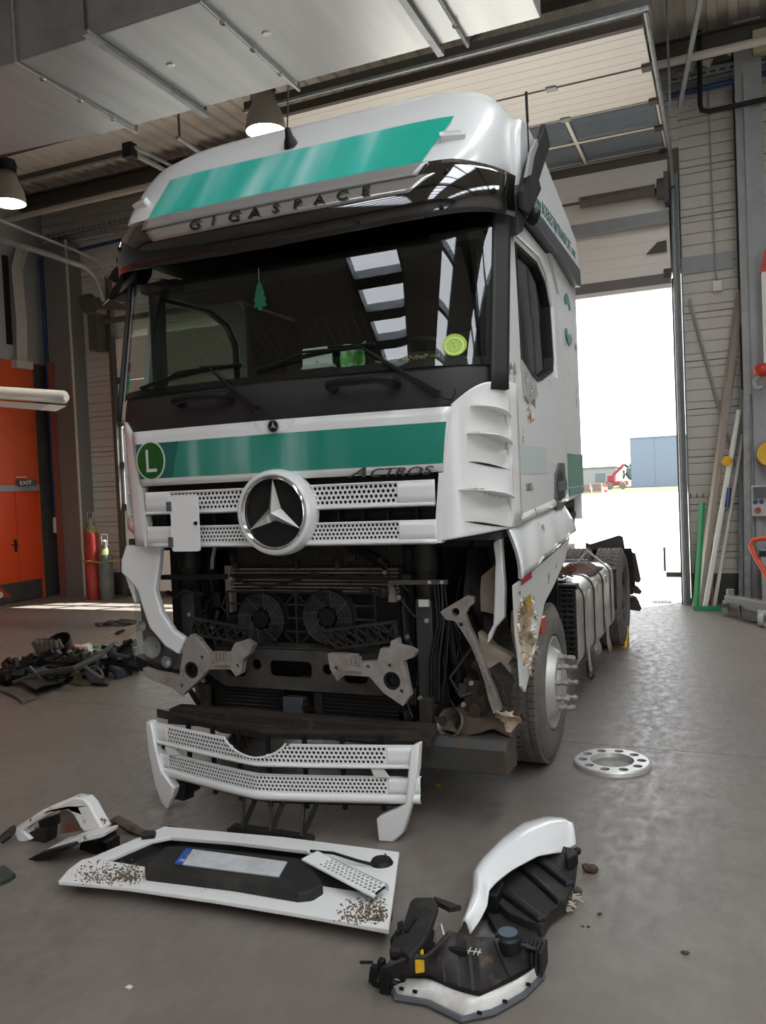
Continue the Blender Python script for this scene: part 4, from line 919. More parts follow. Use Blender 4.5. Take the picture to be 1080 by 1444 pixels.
g = MB().lathe([(0, .2), (.15, .2), (.165, .12), (.165, -.14), (.13, -.2), (0, -.2)], 20, Matrix.Translation((.9, .78, .86)) @ Matrix.Rotation(.15, 4, 'Y')); g.jitter(.015, 2, 8); g.build('filter_housing', mat('muddy_casting', '2B2622', .9, var=('4A3D30', 10, .5, .7)), TR, smooth=True)
g = MB().lathe([(0, .1), (.03, .1), (.035, .06), (.03, 0)], 12, Matrix.Translation((.88, .72, 1.06))); g.build('filler_cap', M['cast'], TR, smooth=True)
g = MB().box(.9, 1.02, .42, .56, .5, .72); g.box(.88, .93, .4, .45, .63, .7); g.cyl((.98, .4, .56), (.98, .36, .56), .04, 12); g.jitter(.02, 4, 12); g.build('steering_box', M['rust'], TR, bevel=.01)
T = Matrix.Translation((.885, .3, .5)) @ Matrix.Rotation(PI/2-.5, 4, 'X') @ Matrix.Rotation(-.3, 4, 'Y')
g = MB().lathe([(.075, .0), (.085, .04), (.08, .05), (.066, .03), (.05, -.03), (0, -.06)], 22, T); fl_ = g.build('fog_lamp', mat('cloudy_lamp', '6C6862', .4, metal=.5), TR, smooth=True)
# aluminium swing arm hanging loose on the right
pf = PX([(622, 862), (628, 858), (645, 848), (660, 839), (669, 842), (669, 850), (662, 856), (657, 866), (664, 885), (674, 905), (683, 930), (692, 955), (700, 975), (708, 1000), (697, 1005), (690, 985), (685, 962), (676, 935), (665, 910), (652, 888), (642, 875), (630, 873)], .34)
g = MB().prism(pf, .32, .36, XZ, [circ(PX([(644, 862)], .34)[0], .022, 12), rrect(*[PX([(651, 880)], .34)[0][0]-.01, PX([(651, 880)], .34)[0][0]+.012, PX([(651, 880)], .34)[0][1]-.012, PX([(651, 880)], .34)[0][1]+.01], .004)])
ar = g.build('alloy_arm', M['cast'], TR, bevel=.006)
g = MB()
for k in range(9):
    a = PX([(652+k*4.6, 884+k*11)], .31)[0]; c = PX([(668+k*4, 888+k*11)], .31)[0]; e = PX([(660+k*4.6, 896+k*11)], .31)[0]
    g.bar((a[0], .316, a[1]), (e[0]+.01, .316, e[1]), .006); g.bar((c[0]-.03, .316, c[1]), (e[0]-.01, .316, e[1]), .006)
g.build('stiffening_ribs', M['cast'], ar)
# torn beige and white body remains beside the arm
pf = PX([(697, 764), (709, 755), (711, 790), (714, 830), (713, 870), (700, 885), (694, 900), (688, 908), (690, 893), (697, 880), (699, 830), (700, 790)], .4)
MB().prism(pf, .37, .42, XZ).build('door_pillar', M['white_dirty'], TR, bevel=.01)
pf = PX([(680, 812), (701, 795), (700, 866), (676, 860)], .6); MB().prism(pf, .58, .6, XZ).build('inner_panel', M['beige'], TR)
pf = PX([(676, 890), (700, 912), (724, 925), (719, 934), (688, 939), (680, 915)], .45); MB().prism(pf, .42, .5, XZ).build('torn_panel', M['beige'], TR)
g = MB().grid(lambda u, v: Vector((lerp(1.04, 1.2, u), .35+.2*v, .84-.05*u+.03*v)), 8, 6).jitter(.03, 9, 9); g.build('crumpled_sheet', M['beige'], TR, solid=.006)
g = MB().grid(lambda u, v: Vector((lerp(1.13, 1.23, u), .3+.05*math.sin(5*v), lerp(.5, .6, v))), 8, 8).jitter(.05, 12, 22); g.build('shredded_edge', M['foil'], TR, solid=.004)
g = MB().prism(PX([(690, 945), (706, 935), (722, 960), (716, 985), (705, 965)], .3), .3, .33, XZ).jitter(.02, 3, 9); g.build('broken_plastic', M['blk2'], TR)
g = MB().grid(lambda u, v: Vector((lerp(.72, 1.2, u), .26+.36*v, .46+.06*math.sin(PI*v)+.03*u)), 16, 10).jitter(.05, 1, 9); g.build('muddy_step_remains', M['mudm'], TR, smooth=25, solid=.01)
# ---- lower beam and steel bumper end
g = MB().box(-.86, .82, .08, .2, .475, .53); g.box(-.86, .82, .06, .1, .44, .48); g.jitter(.006, 3, 7); g.build('lower_beam', M['rust'], TR)
g = MB().prism([(.2, .275), (.19, .41), (.22, .455), (.42, .47), (.42, .265)], .62, 1.2, YZ); g.build('steel_bumper_end', mat('scuffed_steel', '454543', .6, metal=.3, dirt=('5A4632', 9, .5, .14)), TR, bevel=.008)
for s_ in (-1, 1): MB().box(.73*s_-.035, .73*s_+.035, .26, .6, .5, .64).build('frame_bracket', M['rust'], TR, bevel=.006)
# ---- left headlamp with its white surround
pf = PX([(183, 768), (232, 770), (229, 800), (224, 830), (233, 862), (250, 888), (266, 899), (258, 922), (238, 910), (216, 884), (206, 856), (200, 834), (192, 822), (176, 806), (176, 790)], .16)
g = MB().prism(pf, .12, .17, XZ); hls = g.build('lamp_surround', M['white'], TR, bevel=.012, smooth=True)
pf = PX([(176, 790), (183, 768), (190, 768), (190, 815), (195, 850), (192, 850), (180, 815)], .2); MB().prism(pf, .18, .42, XZ).build('surround_return', M['white'], hls, bevel=.01)
M['lamp_in'] = mat('lamp_interior', '7C8082', .35, metal=.4)
pf = PX([(191, 852), (203, 846), (213, 872), (230, 898), (252, 918), (254, 948), (230, 945), (210, 933), (196, 915)], .18)
hl = MB().prism(pf, .225, .3, XZ).build('headlamp', M['lamp_in'], TR)
MB().prism(pf, .165, .172, XZ).build('lamp_lens', M['lens'], hl)
for q, r_ in (((217, 912), .07), ((203, 882), .035), ((238, 932), .04)):
    c = PX([q], .2)[0]; MB().lathe([(r_, .03), (r_*.95, .035), (r_*.8, .01), (0, -.02)], 18, Matrix.Translation((c[0], .21, c[1])) @ Matrix.Rotation(PI/2, 4, 'X')).build('reflector', M['silver'], hl, smooth=True)
pf = PX([(192, 925), (212, 936), (240, 948), (256, 948), (256, 962), (240, 955), (214, 950), (193, 945)], .2); MB().prism(pf, .2, .4, XZ).build('lamp_base', M['blk'], hl)
# ---- right step fairing, bulged sill and torn lower edge
def sill(u, v):
    y = lerp(.3, 1.88, u); zt, zc_ = lerp(1.575, 1.65, u), lerp(1.31, 1.45, u)
    z = lerp(zt, zc_, v); return Vector((1.235+.075*math.sin(v*PI*.5)+.006*math.sin(u*23+v*3), y-.06*math.sin(v*PI*.5)*(1-u), z))
g = MB().grid(sill, 24, 8); sl = g.build('sill_panel', M['white_scr'], TR, smooth=True, solid=.01)
g = MB().grid(lambda u, v: sill(0, v) + Vector((-u*.03, u*.03, 0)), 2, 6); g.build('sill_front_return', M['white_dirty'], sl, smooth=True)
HOLE = [(729, 853), (736, 846), (749, 844), (753, 868), (751, 890), (757, 912), (748, 930), (746, 946), (738, 935), (733, 908), (729, 880)]
g = MB().prism(PS([(721, 826), (745, 806), (772, 783), (797, 758), (793, 790), (780, 825), (768, 850), (762, 880), (757, 905), (750, 935), (741, 976), (736, 968), (734, 935), (729, 890)], 1.27), 1.255, 1.27, YZ, [PS(HOLE, 1.27)])
g.map(lambda p: Vector((p.x+.03*max(0, (p.z-1.1))/.3, p.y, p.z))); lf = g.build('step_fairing', M['white_scr'], TR)
hp_ = PS(HOLE, 1.27); hc_ = (sum(p[0] for p in hp_)/len(hp_), sum(p[1] for p in hp_)/len(hp_))
g = MB()
for k in range(len(hp_)):
    a_, c_ = hp_[k], hp_[(k+1) % len(hp_)]
    for t0, t1, x0, x1 in ((1, .75, 1.262, 1.225), (.75, .35, 1.225, 1.2), (.35, 0, 1.2, 1.195)):
        q_ = lambda p, t: (hc_[0]+(p[0]-hc_[0])*t, hc_[1]+(p[1]-hc_[1])*t)
        A_, B2, C2, D_ = q_(a_, t0), q_(c_, t0), q_(c_, t1), q_(a_, t1)
        g.add([(x0, *A_), (x0, *B2), (x1, *C2), (x1, *D_)], [(0, 1, 2, 3)])
g.build('torn_core', M['foil'], lf, smooth=True)
g = MB()
for k in range(70):
    i = R.randrange(len(hp_)); a_, c_ = hp_[i], hp_[(i+1) % len(hp_)]; t_ = R.random(); q = Vector((1.272, lerp(a_[0], c_[0], t_), lerp(a_[1], c_[1], t_))); e = q+Vector((R.uniform(0, .025), R.uniform(-.03, .03), R.uniform(-.03, .03))); g.bar(q, e, .02, .004, w2=.006)
g.build('torn_edge', mat('shredded_fibre', '8F7F68', .9, var=('DAD6CC', 20, .5, .55)), lf)['kind'] = 'stuff'
MB().prism(PS([(737, 808), (751, 799), (752, 815), (738, 825)], 1.3), 1.285, 1.292, YZ).build('red_sticker', mat('sticker_red', 'A6222A', .5), lf)
MB().prism(PS([(745, 822), (752, 816), (752, 858), (747, 864), (744, 845)], 1.29), 1.272, 1.279, YZ).build('yellow_sticker', mat('sticker_yellow', 'B98E2C', .6, dirt=('6B4B30', 30, .55)), lf)
MB().box(1.24, 1.27, .88, .98, .9, 1.0).build('side_marker', mat('amber_red_lens', 'A0432C', .3), lf, bevel=.01)
MB().prism([(1.4, 1.5), (1.95, 1.66), (1.95, 1.55), (1.6, 1.3), (1.45, 1.28)], .9, 1.2, YZ).build('sill_core', M['blk'], TR)

# ---- wheels
def wheel(s_, x_out, yc, rad_, wid, front, tread_n=72, name='wheel'):
    T = Matrix.Translation((x_out-s_*wid/2, yc, rad_)) @ Matrix.Rotation(PI/2*s_, 4, 'Y')      # local z points outwards
    k = rad_/.51; h = wid/2
    prof = [(.29*k, h-.035), (.31*k, h-.005), (.37*k, h+.004), (.44*k, h-.004), (.485*k, h-.025), (.498*k, h-.045), (.498*k, -h+.045), (.485*k, -h+.025), (.44*k, -h+.004), (.37*k, -h-.004), (.31*k, -h+.005), (.29*k, -h+.035)]
    ty = MB().lathe(prof, 64, T, closed=True).build('tyre', M['rub'], TR, smooth=True)
    tb = MB(); ribs = 5; rw = (wid-.05)/ribs
    for r_ in range(ribs):
        z0 = -h+.025+r_*rw+.006; z1 = z0+rw-.012; n = tread_n if r_ not in (0, ribs-1) else tread_n
        for i in range(n):
            a0 = 2*PI*(i+(.5 if r_ % 2 else 0))/n; a1 = a0+2*PI/n*(.82 if r_ in (0, ribs-1) else .74); sk = .5*2*PI/n*(1 if r_ % 2 else -1) if 0 < r_ < ribs-1 else 0
            ro, ri = rad_, .49*k
            vs_ = []
            for rr in (ri, ro):
                dd = 0 if rr == ri else .003
                for a, z, q in ((a0, z0+dd, 0), (a1, z0+dd, 0), (a1+sk, z1-dd, 0), (a0+sk, z1-dd, 0)): vs_.append(T @ Vector((rr*math.cos(a), rr*math.sin(a), z)))
            tb.add(vs_, [(4, 5, 6, 7), (0, 1, 5, 4), (1, 2, 6, 5), (2, 3, 7, 6), (3, 0, 4, 7)])
    o = tb.build('tread_blocks', M['rub'], ty); o['kind'] = 'stuff'
    if front:
        rim = MB().lathe([(.3*k, -h+.03), (.29*k, .02), (.28*k, h-.06), (.295*k, h-.01), (.285*k, h-.005), (.265*k, h-.04), (.25*k, h-.075), (.235*k, h-.03), (.19*k, h+.03), (.17*k, h+.035), (.13*k, h+.03), (.115*k, h+.05), (.1*k, h+.055), (0, h+.055)], 48, T).build('rim', M['silver'], ty, smooth=True)
        for i in range(10):
            a = 2*PI*i/10+.1; c = T @ Vector((.165*k*math.cos(a), .165*k*math.sin(a), h+.02)); e = T @ Vector((.165*k*math.cos(a), .165*k*math.sin(a), h+.115)); m_ = T @ Vector((.165*k*math.cos(a), .165*k*math.sin(a), h+.06))
            g = MB().cyl(c, m_, .02, 6); g.cyl(m_, e, .012, 8); g.cyl(m_.lerp(e, .5), m_.lerp(e, .85), .018, 6); g.build('wheel_nut', M['cast'], ty)
        for i in range(10):
            a = 2*PI*i/10+.4; MB().prism(circ((.24*k*math.cos(a), .24*k*math.sin(a)), .02, 10), h-.052, h-.048, lambda u, v, d: T @ Vector((u, v, d))).build('hand_hole', M['blk'], ty)
    else:
        MB().lathe([(.3*k, -h+.03), (.29*k, h-.02), (.27*k, h-.03), (.26*k, h-.14), (.2*k, h-.15), (.14*k, h-.12), (.12*k, h-.02), (0, h-.02)], 36, T).build('rim', M['darkst'], ty, smooth=True)
    return ty
wheel(1, 1.245, 1.32, .51, .31, True)
wheel(-1, -1.245, 1.32, .51, .31, False, 48)
for s_ in (1, -1):
    wheel(s_, 1.26*s_, 5.1, .525, .3, False, 56); wheel(s_, .92*s_, 5.1, .525, .3, False, 56)
g = MB().cyl((-1.0, 1.32, .5), (1.0, 1.32, .5), .06, 10); g.build('front_axle', M['dark'], TR, smooth=True)
g = MB().cyl((-1.0, 5.1, .52), (1.0, 5.1, .52), .1, 12); g.ball((0, 5.1, .52), .25); g.build('rear_axle', M['dark'], TR, smooth=True)
# ---- fuel tank with straps, mesh guard, debris on top
def tankp(y, t, off=0):
    x0, x1, z0, z1, r_ = .5-off, 1.235+off, .34-off, 1.0+off, .12
    return t
tp = rrect(.52, 1.235, .34, 1.0, .13, 6)
g = MB().prism(tp, 2.25, 3.05, lambda u, v, d: Vector((u, d, v))); tank = g.build('fuel_tank', M['alu'], TR, smooth=True, bevel=.02)
g = MB().prism(tp, 3.08, 4.35, lambda u, v, d: Vector((u, d, v-.02))); tank2 = g.build('fuel_tank', M['alu'], TR, smooth=True, bevel=.02)
so = [(.88+(a-.88)*1.015, .67+(c-.67)*1.015) for a, c in tp]
for y in (2.55, 3.06, 3.6, 4.1):
    MB().prism(so, y-.02, y+.02, lambda u, v, d: Vector((u, d, v)), [tp]).build('tank_strap', M['dark'], tank)
for y, z0 in ((2.62, .25), (3.12, .3), (3.66, .22)):
    g = MB().grid(lambda u, v: Vector((1.255+.02*math.sin(3*v+y), y+.12*u+.06*v*v, lerp(.92, z0, v))), 3, 10).jitter(.02, y, 5); g.build('bent_cladding', M['alu'], tank, smooth=True, solid=.008)
g = MB().tube([(1.22, 2.75, .34), (1.22, 2.72, .22), (1.25, 2.7, .2), (1.27, 2.7, .24)], .012, 6); g.build('hook', M['rust'], tank, smooth=True)
gd = MB()
for i in range(9): gd.box(.86+i*.045, .875+i*.045, 2.13, 2.15, .48, 1.02)
for i in range(14): gd.box(.85, 1.25, 2.12, 2.14, .49+i*.04, .503+i*.04)
gd.box(.84, 1.26, 2.12, 2.22, 1.0, 1.04); gd.build('mesh_guard', M['blk2'], TR)
MB().box(.86, 1.24, 2.15, 2.2, .48, 1.0).build('guard_back', M['blk'], TR)
MB().box(.55, 1.15, 2.2, 2.3, 1.0, 1.06).build('guard_top', M['blk'], TR)
g = MB()
for k in range(150):
    c = Vector((R.uniform(.6, 1.12), R.uniform(2.38, 3.1), 1.03+R.random()*.05)); a = Euler((R.uniform(0, 3), R.uniform(0, 3), R.uniform(0, 3))).to_matrix().to_4x4()
    g.lathe([(.022, -.006), (.03, 0), (.022, .006), (.016, 0)], 6, Matrix.Translation(c) @ a, closed=True)
o = g.build('rusty_chain', mat('rusty_links', '4A3226', .85, var=('7A4A2A', 20, .45, .6)), None); o['kind'] = 'stuff'; tag(o, 'heap of rusty brown chain lying on the fuel tank', 'chain')
g = MB().cyl((.7, 2.33, 1.06), (1.02, 2.36, 1.07), .03, 12); tag(g.build('blue_canister', mat('dark_blue_tube', '2C3557', .3), None, smooth=True), 'short dark blue tube lying beside the rusty chain on the tank', 'tube')
g = MB().grid(lambda u, v: Vector((lerp(.85, 1.2, u), lerp(3.3, 3.9, v), 1.0+.07*math.sin(PI*u)*math.sin(PI*v)-.02)), 10, 10).jitter(.03, 7, 9); tag(g.build('oily_rag', mat('oily_rag', '4A3830', .9, var=('6B5546', 8, .4, .7)), None, smooth=True, solid=.01), 'crumpled brown rag on the far end of the silver tank', 'rag')
MB().tube([(.95, 3.95, 1.0), (1.05, 3.98, 1.12), (1.2, 3.96, 1.0)], .012, 6).build('tank_bracket', M['steel'], TR, smooth=True)
# tail: mudguards, torn flaps, cross beam
for s_ in (1, -1):
    gp = [(5.1+.58*math.cos(t), .53+.58*math.sin(t)) for t in [PI*.02+PI*.3*i/8 for i in range(9)]]
    g = MB().grid(lambda u, i: Vector((s_*lerp(.62, 1.3, u), gp[int(round(i))][0], gp[int(round(i))][1])), 3, 8, (0, 1), (0, 8)); g.build('mudguard', M['blk2'], TR, smooth=True, solid=.012)
for k, (x0, x1, z0, z1, y) in enumerate(((.75, 1.22, .72, 1.14, 5.75), (1.12, 1.36, .6, .95, 5.7), (1.15, 1.37, .47, .58, 5.68), (1.05, 1.36, .28, .46, 5.66))):
    g = MB().prism([(x0, z0+.04), (x1-.02, z0), (x1, z0+.03), (x1-.05, z1-.02), (x1-.09, z1), (x0+.05, z1-.1*(k == 0)), (x0, z1-.08)], y, y+.03, XZ); g.build('torn_mudflap', mat('mudflap_rubber', '3A3434', .8), TR)
for k in range(7): MB().box(1.2, 1.28, 5.58, 5.64, .4+k*.08, .45+k*.08).build('spray_strip', M['blk'], TR)
MB().box(-.9, .9, 6.5, 6.6, .6, .9).build('rear_cross_beam', M['dark'], TR)
g = MB().box(.5, 1.0, 4.3, 4.36, .9, 1.0); g.box(.44, 1.25, 4.42, 4.46, .5, .9); g.build('wheel_shield', M['blk2'], TR)
# ================================================================== LOOSE PARTS ON THE FLOOR
def FP(pts, z): return [(q.x, q.y) for q in (fl(a, b, z) for a, b in pts)]
def slab(pts, z0, z1): return MB().prism(FP(pts, z1), z0, z1, XY)
# ---- perforated bumper cover leaning in front of the truck
BC = thing('bumper_cover', 'white perforated bumper cover propped on the floor in front of the truck', 'bumper cover', (0, -.2, 0))
def by(x): return -.08-.2*(1-min(1, abs(x+.03)/.87)**1.15)
def bfn(off, zo=0): return lambda u, v, d: Vector((u, by(u)+off+d, v+zo))
cut = lambda u, v: not ((u+.055)**2/.21**2+(v-.55)**2/.13**2 < 1)
for z0, z1, zb, zt in ((.40, .488, .375, .505), (.245, .325, .195, .335)):
    g = MB(); perf(g, bfn(0), -.72, .66, z0, z1, 4, keep=cut if z0 > .3 else None); ps_ = g.build('perforated_strip', M['white'], BC)
    MB().grid(lambda u, v: Vector((u, by(u)+.014, v)), 40, 3, (-.72, .66), (z0, z1), skip=(lambda u, v: not cut(u, v)) if z0 > .3 else None).build('strip_hole_dark', M['hole_dark'], ps_)  # black sheet added behind the strip to darken its holes
    for x0, x1, za, zc in ((-.87, -.72, z0, z1), (.66, .82, z0, z1), (-.87, .82, zb, z0)):
        MB().grid(lambda u, v: Vector((u, by(u)-.002-(.012*math.sin(PI*(v-za)/(zc-za)) if za == zb else 0), v)), 26, 3, (x0, x1), (za, zc)).build('strip_frame', M['white'], BC, smooth=True, solid=.012)
    for x0, x1 in ((-.87, -.26), (.15, .82)) if z0 > .3 else ((-.87, .82),):
        MB().grid(lambda u, v: Vector((u, by(u)-.002+.03*v, z1+.004*v)), 20, 1, (x0, x1)).build('strip_edge', M['white'], BC, smooth=True)
ar_ = [(-.055+.21*math.cos(t), .55+.13*math.sin(t)) for t in [PI*1.12+PI*.76*i/20 for i in range(21)]]
MB().tube([(x, by(x)-.002, z) for x, z in ar_], .006, 6).build('cutout_rim', M['white'], BC, smooth=True)
for pts, nm in (([(-.89, .5), (-.84, .505), (-.80, .36), (-.76, .23), (-.66, .15), (-.68, .1), (-.72, .04), (-.745, .0), (-.79, .03), (-.835, .13), (-.87, .32)], 'end_horn'),
                ([(.83, .515), (.79, .5), (.77, .36), (.75, .2), (.6, .125), (.6, .005), (.68, .0), (.73, .05), (.78, .2), (.82, .38)], 'end_horn')):
    MB().prism(pts, -.012, .05, lambda u, v, d: Vector((u, by(u)+d-.02*math.sin(max(0, v)*5), v))).build(nm, M['white'], BC, bevel=.01, smooth=True)
bf = MB()
for x in [-.6+.2*i for i in range(7)]: bf.box(x, x+.02, by(x)+.05, by(x)+.07, .14, .53)
for z in (.16, .35, .515): bf.grid(lambda u, v, z=z: Vector((u, by(u)+.06, z+.018*v)), 24, 1, (-.72, .7))
bf.build('inner_frame', M['blk'], BC)
MB().grid(lambda u, v: Vector((u, by(u)+.075, lerp(.5, .55-.0*v, v))), 24, 2, (-.88, .8)).build('upper_backing', mat('muddy_black', '2A2521', .8, var=('43382E', 8, .45, .7)), BC, solid=.01)
for x0, x1 in ((-.83, -.7), (.66, .78)): MB().box(x0, x1, by(x0)+.03, by(x0)+.05, .335, .375).build('bracket', M['blk'], BC)
for x in (-.68, .62): MB().prism([(x-.03, .33), (x+.05, .335), (x+.02, .375), (x-.05, .375)], by(x)-.004, by(x)+.01, XZ).build('light_clip', M['wplast'], BC)
ft = MB(); A = fl(330, 1168, .02); B_ = fl(436, 1184, .02)
ft.bar(A, B_, .05, .04); mid = (A+B_)/2
for t in (.12, .5, .9):
    p = A.lerp(B_, t); ft.bar(p, Vector((p.x-.03, by(p.x)+.06, .2)), .014, .03); ft.bar(p, Vector((p.x+.06, by(p.x)+.06, .2)), .012, .025)
for p in (A, B_): ft.cyl(p-Vector((0, .04, 0)), p+Vector((0, .03, 0)), .02, 8)
ft.build('prop_strut', M['blk2'], BC)
g = MB().box(-.72, -.62, by(-.7)+.02, by(-.7)+.1, .06, .16); g.box(-.66, -.58, by(-.7)+.03, by(-.7)+.1, .1, .18); g.jitter(.02, 2, 20); g.build('broken_clip', M['blk'], BC)

# ---- bumper flap with number plate, lying flat
FPn = thing('bumper_flap', 'white bumper flap with number plate and muddy corners lying flat on the floor', 'panel', fl(330, 1240))
z = .075
ol = FP([(82, 1242), (96, 1226), (115, 1212), (128, 1209), (232, 1165), (400, 1180), (563, 1201), (556, 1255), (548, 1311), (440, 1291), (300, 1268), (180, 1251)], z)
rec = [(150, 1213), (215, 1185), (240, 1180), (330, 1187), (430, 1199), (462, 1222), (530, 1248), (531, 1261), (455, 1249), (400, 1240), (205, 1222)]
MB().prism(ol, .055, z, XY, [FP(rec, z)]).build('flap_skin', M['white_dirty'], FPn, bevel=.004)
e0, e1 = [Vector((x, y, 0)) for x, y in FP([(82, 1242), (548, 1311)], z)]
slab([(150, 1213), (215, 1185), (240, 1180), (430, 1199), (530, 1248), (531, 1261), (400, 1240), (205, 1222)], .0, .03).build('recess_tray', M['blk'], FPn)
for q in ((120, 1235), (540, 1290), (545, 1215), (240, 1175)):
    p = fl(*q, .03); MB().box(p.x-.03, p.x+.03, p.y-.03, p.y+.03, 0, .056).build('fixing_lug', M['blk'], FPn)
cr_ = slab([(214, 1212), (233, 1193), (262, 1192), (418, 1209), (440, 1221), (456, 1246), (440, 1256), (420, 1258), (330, 1243), (205, 1228), (204, 1220)], .03, .12).build('plate_carrier', M['blk2'], FPn, bevel=.012)
slab([(262, 1196), (405, 1215), (393, 1236), (246, 1217)], .121, .126).build('number_plate', mat('plate_white', 'C9CBCB', .35, var=('B5B8B9', 9, .4, .6)), cr_)
slab([(262, 1196), (272, 1197), (257, 1219), (246, 1217)], .1255, .128).build('plate_blue_band', mat('plate_blue', '1F4FA8', .35), cr_)
pc, pe, pu = fl(246, 1217, .128), fl(393, 1236, .128), fl(262, 1196, .128)
ex_ = (pe-pc).normalized(); ey_ = (pu-pc); ey_ = (ey_-ex_*ey_.dot(ex_)).normalized()
g = MB(); text(g, 'PL', .035, lambda u, v, d: pc+ex_*(.025+u)+ey_*(.03+v)+Vector((0, 0, .001+d)), .001); g.build('plate_letters', M['wplast'], cr_)
g = MB()
for k in range(10): g.prism(circ((.03+.017*math.cos(k*.628), .085+.017*math.sin(k*.628)), .003, 5), 0, .001, lambda u, v, d: pc+ex_*u+ey_*v+Vector((0, 0, .0005+d)))
g.build('plate_stars', M['yel'], cr_)
g = MB()
for k in range(1100):
    if k < 620: c = fl(R.triangular(100, 205, 185), R.triangular(1212, 1250, 1238), z)
    else: c = fl(R.triangular(470, 548, 535), R.triangular(1262, 1304, 1296), z)
    s_ = R.uniform(.0012, .0055)*R.choice([.6, 1, 1.6]); a0 = R.random()*6
    g.prism([(c.x+s_*R.uniform(.4, 1.3)*math.cos(a0+i*1.25), c.y+.7*s_*R.uniform(.4, 1.3)*math.sin(a0+i*1.25)) for i in range(5)], z, z+.004, XY)
o = g.build('mud_flakes', mat('light_mud', '6F5F4C', .95), FPn); o['kind'] = 'stuff'
# black cap with cord in the far corner, two small clips
cp = fl(538, 1217, z); g = MB().lathe([(0, .02), (.045, .018), (.055, .0)], 20, Matrix.Translation((cp.x, cp.y, z))); g.build('round_cap', M['blk'], FPn, smooth=True)
g = MB().tube([fl(438, 1200, z+.01), fl(470, 1203, z+.03), fl(505, 1214, z+.02), fl(530, 1220, z+.01)], .007, 6); g.tube([fl(540, 1214, z+.03), fl(545, 1208, z+.04), fl(543, 1204, z+.03)], .004, 5); g.build('cap_cord', M['blk'], FPn, smooth=True)
g = slab([(198, 1175), (205, 1170), (220, 1172), (218, 1177), (200, 1179)], z, z+.02); g.build('clip', M['blk'], FPn)
# ---- loose perforated trim on top of the flap
q = [fl(a, c, .15) for a, c in ((425, 1211), (447, 1200), (547, 1238), (526, 1254))]
def trim(u, v, d): return q[0].lerp(q[3], u).lerp(q[1].lerp(q[2], u), v)+Vector((0, 0, -.03*u-d))
PT = thing('perforated_trim', 'small white perforated trim strip resting across the bumper flap', 'trim', (q[0].x, q[0].y, .1))
g = MB(); perf(g, lambda u, v, d: trim(u/.45, v/.12, d), .09, .44, .02, .115, 4); g.build('perforated_face', M['white'], PT)
MB().grid(lambda u, v: trim(u, v, .012), 2, 2, (.2, .98), (.16, .96)).build('trim_hole_dark', M['hole_dark'], PT)  # black sheet added under the face to darken its holes
g = MB().grid(lambda u, v: trim(u, v, 0), 3, 3, (0, .2)); g.build('plain_end', M['white'], PT, solid=.008)
g = MB().grid(lambda u, v: trim(u, v, 0), 6, 1, (0, 1), (0, .165)); g.build('plain_edge', M['white'], PT, solid=.008)
g = MB().grid(lambda u, v: trim(u, 1, v*.03)+Vector((0, .003, 0)), 6, 1); g.build('folded_edge', M['white'], PT)

# ---- wheel trim ring
WR = thing('wheel_trim_ring', 'silver wheel trim ring with round holes lying on the floor by the front wheel', 'wheel trim', (1.58, 1.33, 0))
T = Matrix.Translation((1.58, 1.33, 0))
g = MB().prism(circ((0, 0), .225, 56), .022, .028, lambda u, v, d: T @ Vector((u, v, d)), [circ((0, 0), .135, 40)] + [circ((.18*math.cos(k*PI/5+.2), .18*math.sin(k*PI/5+.2)), .03, 14) for k in range(10)]); g.build('ring_face', M['silver'], WR)
MB().lathe([(.225, .028), (.236, .02), (.24, .0), (.232, .0), (.226, .02)], 56, T).build('outer_rim', M['silver'], WR, smooth=True)
MB().lathe([(.137, .028), (.13, .0), (.127, .0), (.133, .028)], 40, T).build('inner_rim', M['silver'], WR, smooth=True)
for k in range(10): c = (.18*math.cos(k*PI/5+.2), .18*math.sin(k*PI/5+.2)); MB().lathe([(.03, .024), (.028, .004)], 14, T @ Matrix.Translation((c[0], c[1], 0))).build('hole_collar', M['cast'], WR, smooth=True)

# ---- left corner trim
CT = thing('corner_trim', 'torn white corner trim with black bracket lying left of the bumper flap', 'trim', fl(80, 1200))
Yc = -.72
MB().prism(PX([(19, 1176), (21, 1167), (60, 1142), (101, 1125), (118, 1127), (126, 1135), (137, 1156), (146, 1170), (116, 1174), (104, 1151), (92, 1139), (82, 1141), (43, 1164), (31, 1172), (44, 1184), (36, 1188), (24, 1187)], Yc), Yc, Yc+.07, XZ).map(lambda p: p + Vector((0, .25*(p.z-.0)*0, 0))).build('trim_arch', M['white_mud'], CT, bevel=.012, smooth=True)
g = MB().prism(PX([(62, 1200), (80, 1190), (110, 1180), (153, 1171), (150, 1178), (112, 1187), (82, 1198), (65, 1207)], Yc-.08), Yc-.1, Yc-.0, XZ); g.build('lower_lip', M['white_mud'], CT, bevel=.006)
MB().prism(PX([(83, 1143), (100, 1149), (114, 1172), (83, 1177)], Yc+.05), Yc+.06, Yc+.075, XZ).build('rusty_gusset', mat('worn_brown_sheet', '6A5C52', .8, var=('7D3F30', 9, .55, .66)), CT)
g = MB().prism(PX([(54, 1158), (83, 1148), (82, 1160), (75, 1166), (56, 1170)], Yc+.08), Yc+.08, Yc+.14, XZ); g.prism(PX([(48, 1168), (82, 1160), (80, 1180), (62, 1184), (44, 1182)], Yc+.1), Yc+.02, Yc+.1, XZ); g.build('black_bracket', M['blk2'], CT)
g = MB().box(-.83, -.72, -.72, -.58, .005, .07); g.box(-.78, -.68, -.7, -.6, .0, .05); g.jitter(.03, 6, 12); g.build('clip_remains', M['blk'], CT)
MB().prism(PX([(46, 1208), (60, 1201), (105, 1188), (108, 1192), (70, 1206), (50, 1213)], Yc-.12), Yc-.16, Yc-.1, XZ).build('thin_blade', M['blk'], CT)
